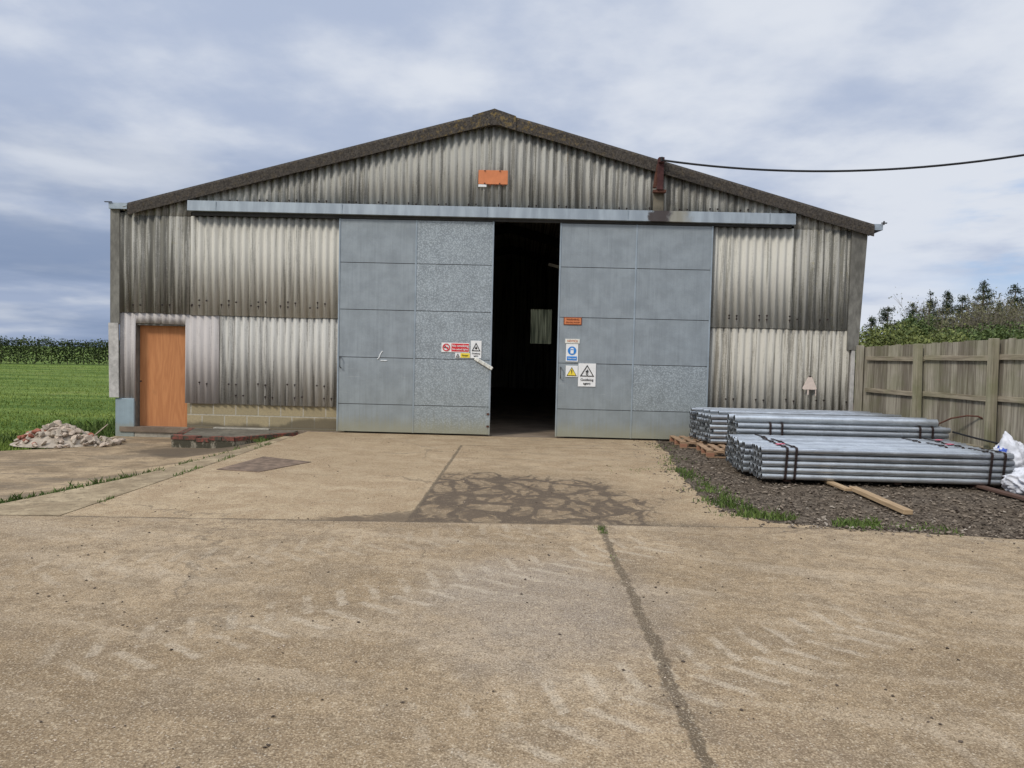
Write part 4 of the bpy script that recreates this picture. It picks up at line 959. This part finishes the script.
# ------------------------------------------------------------------ fence
def fp(y): return 6.50 + .098 * (14.05 - y)            # fence line x at y
dirv = Vector((.098, -1, 0)).normalized(); ang = math.atan2(dirv.y, dirv.x)
fence = thing('board_fence', 'weathered vertical board fence beside the pipe bundles', 'fence', (6.5, 14.05, 0))
ys_post = [13.9, 12.2, 10.55, 8.95, 7.35, 5.75, 4.15, 2.55]
def along(y, off=0): return Vector((fp(y) + off, y, 0))
htop = lambda y: 1.93 + max(0, 14 - y) * .020
m = MB()
y = 14.08; i = 0
MT = lambda yy, off: Matrix.Translation(along(yy, off)) @ Matrix.Rotation(ang, 4, 'Z')
bays = list(zip(ys_post, ys_post[1:]))
for b0, b1 in bays:
    m = MB(); y = b0 + (.15 if b0 == 13.9 else 0)
    while y > b1 + .01:
        wd = .125; m.box(0, wd - .006, -.006 + random.uniform(-.003, .003), .014, .02, htop(y) + random.uniform(-.012, .012), mat=MT(y, .05)); y -= wd
    root_at(fence, m.build('board_panel', M['fence'], fence))
    for zr in (1.70, 1.10, .35):
        m = MB(); L_ = (b0 - b1) * 1.005
        zr2 = zr + (14 - b0) * .012
        m.box(.02, L_ - .02, -.058, -.008, zr2 - .04, zr2 + .04, mat=MT(b0, .05), bev=.004); root_at(fence, m.build('rail', M['fence_rail'], fence))
for i, yp in enumerate(ys_post[1:]):
    m = MB(); mt = MT(yp, .05) @ Matrix.Rotation(R([-2.0, -.5, 1, 0, -.5, .6, 0][i]), 4, 'Y')
    m.box(-.055, .055, -.165, -.062, -.05, htop(yp) + .01 - .02 * (i == 0), mat=mt, bev=.006); root_at(fence, m.build('post', M['fence_post'], fence))
m = MB(); m.box(6.41, 6.52, 13.98, 14.08, .0, 1.95, bev=.004); root_at(fence, m.build('end_board', M['fence'], fence))

# ------------------------------------------------------------------ pipes
def pipe_mesh(L, r, seg=14):
    m = MB(); V = []; ri = r * .86
    for x, rr in ((.0, ri), (0, r), (L, r), (L, ri)):
        V += [(x, rr * math.cos(2 * math.pi * k / seg), rr * math.sin(2 * math.pi * k / seg)) for k in range(seg)]
    V2 = [(x, rr * math.cos(2 * math.pi * k / seg), rr * math.sin(2 * math.pi * k / seg)) for x, rr in ((0, ri), (L, ri)) for k in range(seg)]
    fs = [(a * seg + k, a * seg + (k + 1) % seg, (a + 1) * seg + (k + 1) % seg, (a + 1) * seg + k) for a in range(3) for k in range(seg)]
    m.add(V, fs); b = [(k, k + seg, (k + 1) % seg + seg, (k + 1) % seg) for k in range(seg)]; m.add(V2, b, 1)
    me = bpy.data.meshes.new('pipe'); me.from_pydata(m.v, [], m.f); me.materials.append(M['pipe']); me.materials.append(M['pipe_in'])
    me.polygons.foreach_set('material_index', m.mi); me.polygons.foreach_set('use_smooth', [True] * len(m.f))
    me.set_sharp_from_angle(angle=R(40))
    return me
PM = {}
def bundle(label, x0, L, y0, nw, nh, z0, d, straps, jit=.02, rz=0, tags=(), skew=0):
    r = thing('pipe_bundle', label, 'pipe bundle', (x0, y0, z0), 'strapped bundles of galvanised pipes', rz)
    key = (round(L, 2), d)
    if key not in PM: PM[key] = pipe_mesh(L, d * .472)
    for j in range(nh):
        for i in range(nw):
            o = bpy.data.objects.new('pipe', PM[key]); COL.objects.link(o); o.parent = r
            o.location = (random.uniform(-jit, jit) + skew * i, d / 2 + i * d + random.uniform(-.002, .002), d / 2 + j * d + random.uniform(-.001, .001)); o.rotation_euler = (random.uniform(0, 6), 0, random.uniform(-.001, .001))
    W, Hh = nw * d, nh * d; e = .004
    for sx, tilt in straps:
        m = MB(); w2 = .016; rad = d * .35
        prof = [(-e, rad), (-e, Hh - rad), (rad * .3, Hh - rad * .25), (rad, Hh + e), (W - rad, Hh + e), (W + e, Hh - rad), (W + e, rad), (W - rad, -e), (rad, -e)]
        n = len(prof); V = []
        for q in (-w2, w2):
            for k_ in (0, 1):
                for (a, b) in prof:
                    aa = a + (.004 * (1 if a > W / 2 else -1)) * k_; bb = b + (.004 * (1 if b > Hh / 2 else -1)) * k_
                    V.append((sx + q + tilt * (b / Hh), aa, bb))
        fs = []
        for k_ in range(n):
            k2 = (k_ + 1) % n; fs += [(n + k_, n + k2, 3 * n + k2, 3 * n + k_), (k_, n + k_, n + k2, k2), (2 * n + k_, 2 * n + k2, 3 * n + k2, 3 * n + k_)]
        m.add(V, fs); m.build('strap', M['strap'], r)
        m = MB(); m.box(sx - .02, sx + .03, rad + .05, rad + .11, Hh + .006, Hh + .018); m.build('strap_buckle', M['strap'], r)
    for tx, ty in tags:
        m = MB(); m.box(-.06, .06, -.03, .03, 0, .006, mat=Matrix.Translation((tx, ty, Hh + .012)) @ Matrix.Rotation(.5, 4, 'Z')); m.build('tag', M['pink'], r)
    return r
Dp = .085
bundle('front strapped bundle of galvanised pipes nearest the yard', 3.13, 3.26, 9.40, 6, 5, .055, Dp, [(.30, .02), (.42, .02), (2.93, .03), (3.10, .03)], tags=[(.33, .30)])
bundle('second strapped pipe bundle directly behind the front one', 3.06, 3.26, 9.96, 6, 5, .055, Dp, [(.40, .02), (.52, .02), (2.75, .02), (2.98, .02)], tags=[(2.95, .25)])
bundle('third strapped pipe bundle below the taller stack', 3.13, 3.30, 10.52, 6, 5, .055, Dp, [(.40, .02), (2.62, .02), (2.95, .02)], tags=[(3.05, .25)])
bundle('tall strapped pipe bundle with large pipes lying on top', 3.30, 3.24, 11.10, 7, 7, .055, Dp, [(.50, .0), (.68, .0), (2.78, .0), (2.97, .0)])
bundle('rear pipe bundle against the barn wall on pallets', 3.30, 3.20, 12.62, 12, 6, .135, Dp, [(.6, .0), (2.6, 0)], jit=.05, skew=-.014)
big_ = pipe_mesh(3.10, .055, 18); sm_ = pipe_mesh(3.25, .033, 14)
zt = .055 + 7 * Dp
labs = ['large loose pipe along the front of the tall bundle', 'large loose pipe second from the front on the tall bundle', 'large loose pipe third from the front on the tall bundle', 'large loose pipe rearmost on the tall bundle']
for i in range(4):
    o = bpy.data.objects.new('loose_pipe', big_); COL.objects.link(o); o.location = (3.26 + [0, .08, -.02, .05][i], 11.17 + i * .128, zt + .056); o.rotation_euler = (0, 0, [0, .004, -.003, .002][i]); tag(o, labs[i], 'pipe', 'loose pipes lying on the bundles')
zt = .135 + 6 * Dp
labs = ['thin loose pipe nearest on the rear bundle', 'thin loose pipe in the middle on the rear bundle', 'thin loose pipe beside the middle one on the rear bundle', 'thin loose pipe poking farthest left on the rear bundle', 'thin loose pipe nearest the barn wall on the rear bundle']
for i in range(5):
    o = bpy.data.objects.new('loose_pipe', sm_); COL.objects.link(o); o.location = (3.22 + [.22, .12, .05, -.12, .0][i], 12.75 + i * .2, zt + .034); o.rotation_euler = (0, 0, [.02, -.01, .015, .01, 0][i]); tag(o, labs[i], 'pipe', 'loose pipes lying on the bundles')

def pallet(x, y, rz, label, z=0.0, L=1.2, W=1.0):
    r = thing('wooden_pallet', label, 'pallet', (x, y, z), 'wooden pallets under the pipes', rz)
    for i in range(7):
        m = MB(); a = i * (L - .1) / 6; m.box(a, a + .10, 0, W, .104, .124, bev=.003); m.build('deck_board', M['pallet'], r)
    for j in range(3):
        yb = j * (W - .1) / 2
        m = MB(); m.box(0, L, yb, yb + .1, .084, .104); m.build('stringer_board', M['pallet'], r)
        for i in range(3):
            m = MB(); a = i * (L - .12) / 2; m.box(a, a + .12, yb, yb + .1, .020, .083, bev=.003); m.build('block', M['pallet_red'], r)
        m = MB(); m.box(0, L, yb, yb + .1, 0, .019); m.build('base_board', M['pallet'], r)
    return r
pallet(2.84, 12.95, R(0), 'wooden pallet nearest the sliding door under the rear pipes')
pallet(3.02, 11.78, R(-3), 'wooden pallet in front under the pipe ends', W=.95)
def batten(a, b, w_, h_, mat, label, z=.02):
    a = Vector((*a, z)); b = Vector((*b, z)); d_ = b - a; r_ = math.atan2(d_.y, d_.x)
    m = MB(); m.box(0, d_.length, -w_ / 2, w_ / 2, 0, h_, bev=.004); o = m.build('timber_batten', M[mat]); o.location = a; o.rotation_euler = (0, 0, r_); return tag(o, label, 'timber', 'timber battens by the pipes')
batten((4.13, 9.00), (4.08, 7.60), .095, .05, 'batten', 'pale sawn batten lying on the planings before the pipes')
batten((4.02, 10.9), (4.04, 8.92), .09, .035, 'batten', 'pale batten end sticking out below the front pipe bundle', .018)
batten((5.9, 10.9), (6.02, 8.6), .10, .035, 'batten_dark', 'dark red batten under the right end of the front bundle', .018)
batten((3.55, 11.1), (3.50, 9.50), .09, .035, 'batten_dark', 'dark batten under the left end of the front bundle', .018)
batten((4.9, 12.9), (4.95, 9.50), .09, .035, 'batten_dark', 'dark batten hidden under the middle of the bundles', .018)
m = MB(); m.tube([(6.42, 11.45, .35), (6.52, 11.4, .68), (6.60, 11.2, .79), (6.72, 11.0, .85), (6.82, 10.9, .85), (6.86, 10.85, .82)], .013, 6); tag(m.build('rusty_bar', M['rust2'], smooth=True), 'bent rusty bar between the pipes and the fence', 'bar')
m = MB(); m.tube([(6.50, 10.98, .60), (6.62, 10.6, .55), (6.70, 10.2, .52), (6.76, 9.9, .49), (6.80, 9.7, .46)], .014, 6); tag(m.build('black_streak', M['black'], smooth=True), 'thin black hose behind the right pipe ends', 'streak')  # thin black tube drawn for a dark line of unknown cause
# crumpled white sacks
def _sack(t, s):
    p = t.obj(); x, y, z = t.sep(p); n = t.noise(p, 5, 3, .6); f = t.noise(p, 60, 2)
    b = t.m('FRACT', t.m('ADD', t.m('MULTIPLY', z, 3.1), t.m('MULTIPLY', t.m('ADD', x, n), .8))); bl = t.m('MULTIPLY', t.ss(b, .62, .66), t.ss(b, .80, .76)); bl = t.m('MULTIPLY', bl, t.ss(t.noise(p, 3.2, 2), .50, .54))
    c = t.mix(t.ss(n, .3, .7), (.52, .53, .56), (.68, .68, .71)); c = t.mix(bl, c, (.05, .10, .42)); c = t.mix(t.ss(t.noise(p, 2.2, 3), .60, .68, 0, .4), c, (.55, .42, .36))
    s(color=c, rough=.55, spec=.3, normal=t.bump(t.noise(p, 16, 4, .7), .5, .02))
M['sack'] = material('woven_white_sack', _sack)
def sack(loc, sx, sy, sz, seed, label, peak=(0, 0)):
    bm = bmesh.new(); bmesh.ops.create_icosphere(bm, subdivisions=5, radius=1)
    for v in bm.verts:
        p = v.co.copy(); q = Vector((abs(p.x) ** .7 * math.copysign(1, p.x), abs(p.y) ** .7 * math.copysign(1, p.y), p.z))
        a = q * 1.6 + Vector((seed, seed, 0)); fold = abs(mn.noise(a * 1.3)) * .55 + abs(mn.noise(a * 3.1)) * .22 + abs(mn.noise(a * 7)) * .08
        q *= (1.12 - fold)
        if p.z > 0: q.z += .55 * math.exp(-((p.x - peak[0]) ** 2 + (p.y - peak[1]) ** 2) / .10)
        q.z = max(q.z, -.75)
        v.co = Vector((q.x * sx, q.y * sy, (q.z + .75) * sz))
    me = bpy.data.meshes.new('sack'); bm.to_mesh(me); bm.free(); o = link('bulk_sack', me, M['sack'], smooth=True); o.location = loc; return tag(o, label, 'sack', 'crumpled white sacks by the fence')
sack((6.40, 9.02, .01), .34, .26, .19, 3, 'slumped white sack in front at the right pipe ends', (.2, .3))
sack((6.62, 9.80, .01), .24, .24, .32, 8, 'upright crumpled white sack behind the right pipe ends', (-.3, .1))
sack((6.78, 9.25, .01), .24, .34, .36, 21, 'full white sack with blue print at the edge of the view', (-.1, .2))

# ------------------------------------------------------------------ hedge and trees
def leaf_cloud(P, size, flat=.6):
    n = len(P); u = rng.normal(size=(n, 3)); u /= np.linalg.norm(u, axis=1)[:, None]; v = rng.normal(size=(n, 3)); v -= (u * v).sum(1)[:, None] * u; v /= np.linalg.norm(v, axis=1)[:, None]
    s_ = (size * rng.uniform(.5, 1.4, n))[:, None]; V = np.stack([P - u * s_, P - v * s_ * flat, P + u * s_, P + v * s_ * flat], 1)
    return V.reshape(-1, 3)
hd = thing('hedge', 'long dark green hedge across the far side of the field', 'hedge', (-45, 64, -.2))
hp = [(-95, 55), (-60, 60), (-46.4, 63), (-40, 67), (-30, 70), (-12, 74)]
P = []
for _ in range(70000):
    k_ = random.choices(range(5), [35, 14, 8, 12, 18])[0]; f = random.random(); a, b = hp[k_], hp[k_ + 1]; x = a[0] + (b[0] - a[0]) * f; y = a[1] + (b[1] - a[1]) * f
    top = 2.08 + .30 * mn.noise(Vector((x * .35, 0, 1))) + .25 * mn.noise(Vector((x * 1.5, 0, 1))); z = top * random.random() ** .75
    if random.random() < .05: z = top + random.random() ** 2 * .3
    wv = .9 * (1 - .35 * (z / 2.6) ** 2); P.append((x + random.gauss(0, .1), y + random.uniform(-wv, wv) + .25 * mn.noise(Vector((x, z, 0))), z - .2))
o = quads('foliage', leaf_cloud(np.array(P), .085), M['hedge'], hd); root_at(hd, o)
m = MB()
for a, b in zip(hp, hp[1:]):
    n = int(math.dist(a, b) / 1.2)
    for i in range(n):
        x = a[0] + (b[0] - a[0]) * i / n; y = a[1] + (b[1] - a[1]) * i / n; m.tube([(x, y, -.2), (x + random.uniform(-.2, .2), y, .9), (x + random.uniform(-.5, .5), y, 1.9)], .05, 4, .015)
root_at(hd, m.build('stems', M['bark'], hd))

def tree(kind, px, depth, ytop, label, seed, width=None):
    """px / ytop: where the top of the tree shows; turned into metres at its distance"""
    v = vray((px - 512) / 720, -(ytop - 384) / 720); q = depth / v.y; x, y, ztop = v.x * q, depth, H + v.z * q
    rs = random.Random(seed); nr = np.random.default_rng(seed); z0 = -.1; h = ztop - z0
    name = {'conifer': 'conifer_tree', 'shrub': 'shrub', 'green': 'broadleaf_tree', 'bare': 'budding_tree'}[kind]
    r = thing(name, label, 'shrub' if kind == 'shrub' else 'tree', (x, y, z0), 'trees and shrubs beyond the fence')
    m = MB(); w_ = width or h * .3
    if kind == 'conifer':
        m.tube([(0, 0, 0), (rs.uniform(-.1, .1), 0, h * .5), (0, 0, h * .97)], .09 + h * .012, 6, .015); P = []
        lv = int(h * 4.6)
        for i in range(lv):
            f = i / lv; z = h * (.18 + .80 * f) + rs.uniform(-.12, .12); rad = (w_ * 1.35) * (1 - f) ** .95 * rs.choice((.45, .7, 1, 1.1, .85)) + .08
            for b in range(rs.randint(3, 6)):
                a = rs.uniform(0, 6.28); L_ = rad * rs.uniform(.5, 1.15); n = int(95 * L_ + 20)
                tipz = z + L_ * rs.uniform(-.10, .45)
                m.tube([(0, 0, z), (math.cos(a) * L_, math.sin(a) * L_, tipz)], .018, 3, .006)
                tt = nr.uniform(.15, 1.05, n); sp = .05 + .16 * L_ * (1.15 - tt)
                P.append(np.stack([math.cos(a) * L_ * tt + nr.normal(0, 1, n) * sp, math.sin(a) * L_ * tt + nr.normal(0, 1, n) * sp, z + (tipz - z) * tt + nr.normal(0, .075, n)], 1))
        P = np.concatenate(P); V = leaf_cloud(P, .055, .30); mat = M['conifer']
    elif kind == 'bare':
        P = []
        def grow(p, d_, L_, rr, lev):
            q_ = p + d_ * L_; mid = p.lerp(q_, .5) + Vector((rs.gauss(0, .04), rs.gauss(0, .04), 0)) * L_; m.tube([p, mid, q_] if lev < 3 else [p, q_], rr, 4 if lev < 2 else 3, rr * .6, cap=False)
            if lev >= 5:
                for _ in range(2): P.append(q_ + Vector((rs.gauss(0, .12), rs.gauss(0, .12), rs.gauss(0, .12))))
                return
            for _ in range(rs.randint(2, 4) if lev < 3 else 2):
                dd = (d_ + Vector((rs.gauss(0, .34), rs.gauss(0, .34), rs.gauss(.12, .15)))).normalized(); st = p.lerp(q_, rs.uniform(.45, 1)); grow(st, dd, L_ * rs.uniform(.6, .85), max(.006, rr * .6), lev + 1)
        for _ in range(5): grow(Vector((rs.gauss(0, w_ * .25), rs.gauss(0, .3), 0)), Vector((rs.gauss(0, .12), rs.gauss(0, .12), 1)).normalized(), h * .30, .035, 0)
        zs_ = max(v[2] for v in m.v); k_ = h / zs_; m.v = [(a, b, c * k_) for a, b, c in m.v]; P = np.array([(p.x, p.y, p.z * k_) for p in P]); V = leaf_cloud(P, .045, .5); mat = M['brownleaf']
    else:
        lobes = [(0, 0, h * .72, w_ * .55)] + [(rs.uniform(-1, 1) * w_ * .75, rs.uniform(-1, 1) * w_ * .6, h * rs.uniform(.22, .72), w_ * rs.uniform(.28, .5)) for _ in range(13)]
        P = []; bias = nr.normal(size=3)
        m.tube([(0, 0, 0), (.1, 0, h * .4), (0, .1, h * .8)], .05 + h * .015, 5, .02)
        for (a, b, c, s_) in lobes:
            m.tube([(0, 0, h * .15), (a * .6, b * .6, c * .7), (a, b, c)], .035, 4, .01); n = int(2400 * s_ ** 1.1 + 300)
            g_ = nr.normal(size=(n, 3)); g_ /= np.linalg.norm(g_, axis=1)[:, None]; rr = s_ * nr.uniform(.35, 1.12, n)[:, None] ** .7
            P.append(g_ * rr * np.array([1, 1, .85]) + np.array([a, b, c]))
            tw = nr.normal(size=(30, 3)); tw /= np.linalg.norm(tw, axis=1)[:, None]; P.append(tw * s_ * nr.uniform(1, 1.5, (30, 1)) + np.array([a, b, c]))
        P = np.concatenate(P); P = P[P[:, 2] < h]; V = leaf_cloud(P, .045, .6); mat = M['shrub'] if kind == 'shrub' else M['shrub_green']
    m.build('trunk', M['twig'] if kind == 'bare' else M['bark'], r)
    quads('crown', V, mat, r)
tree('shrub', 868, 24, 322, 'yellow green shrub nearest the barn corner beyond the fence', 1, 1.5)
tree('shrub', 897, 24, 317, 'yellow green shrub second from the barn corner', 2, 1.6)
tree('green', 922, 28, 305, 'tall fresh green tree behind the yellow green shrubs', 3, 1.7)
tree('shrub', 945, 23, 324, 'low bright shrub right of the fresh green tree', 4, 1.4)
tree('green', 905, 26, 322, 'low green bush between the shrubs and the fresh green tree', 5, 1.3)
tree('conifer', 888, 40, 303, 'small dark conifer rising left behind the shrubs', 6, 1.6)
tree('conifer', 872, 42, 314, 'smallest dark conifer close to the barn corner', 16, 1.5)
tree('conifer', 913, 40, 302, 'short broad conifer behind the fresh green tree', 17, 2.0)
tree('conifer', 931, 38, 291, 'dark narrow conifer above the fresh green tree', 7, 1.4)
tree('conifer', 948, 38, 289, 'thin conifer in the middle of the row of trees', 8, 1.5)
tree('conifer', 963, 37, 293, 'dark conifer just left of the tallest pine', 9, 1.5)
tree('conifer', 984, 36, 279, 'tallest pine with layered open branches', 10, 1.8)
tree('conifer', 1016, 34, 284, 'broad dark conifer at the right edge of the view', 11, 2.1)
tree('conifer', 1000, 40, 300, 'lower conifer between the tallest pine and the broad one', 12, 1.8)
for i, (px_, yt_, l_) in enumerate(((944, 303, 'bare budding sapling right of the fresh green tree'), (958, 299, 'bare grey brown sapling below the thin conifer'), (973, 294, 'leafless twiggy tree left of the tallest pine'), (991, 292, 'leafless twiggy tree in front of the tallest pine'), (1004, 290, 'bare pale stemmed tree left of the broad conifer'), (1019, 297, 'bare twiggy tree before the broad conifer'), (1038, 300, 'bare tree at the right border of the view'))):
    tree('bare', px_, 27 + (i % 3), yt_, l_, 30 + i, 1.5)
tree('green', 985, 25, 322, 'low green bush below the leafless twiggy trees', 40, 1.7)
tree('green', 1015, 25, 318, 'low green bush at the right above the fence', 41, 1.7)
tree('green', 960, 26, 322, 'low green bush right of the bright shrub', 43, 1.6)
tree('green', 1060, 26, 318, 'dense green tree farthest right beyond the fence', 42, 2.0)
tree('conifer', 1075, 38, 280, 'tall dark conifer farthest right beyond the fence', 44, 2.2)

scene.cycles.max_bounces = 6; scene.cycles.diffuse_bounces = 3; scene.cycles.glossy_bounces = 3; scene.cycles.transmission_bounces = 2; scene.cycles.transparent_max_bounces = 4
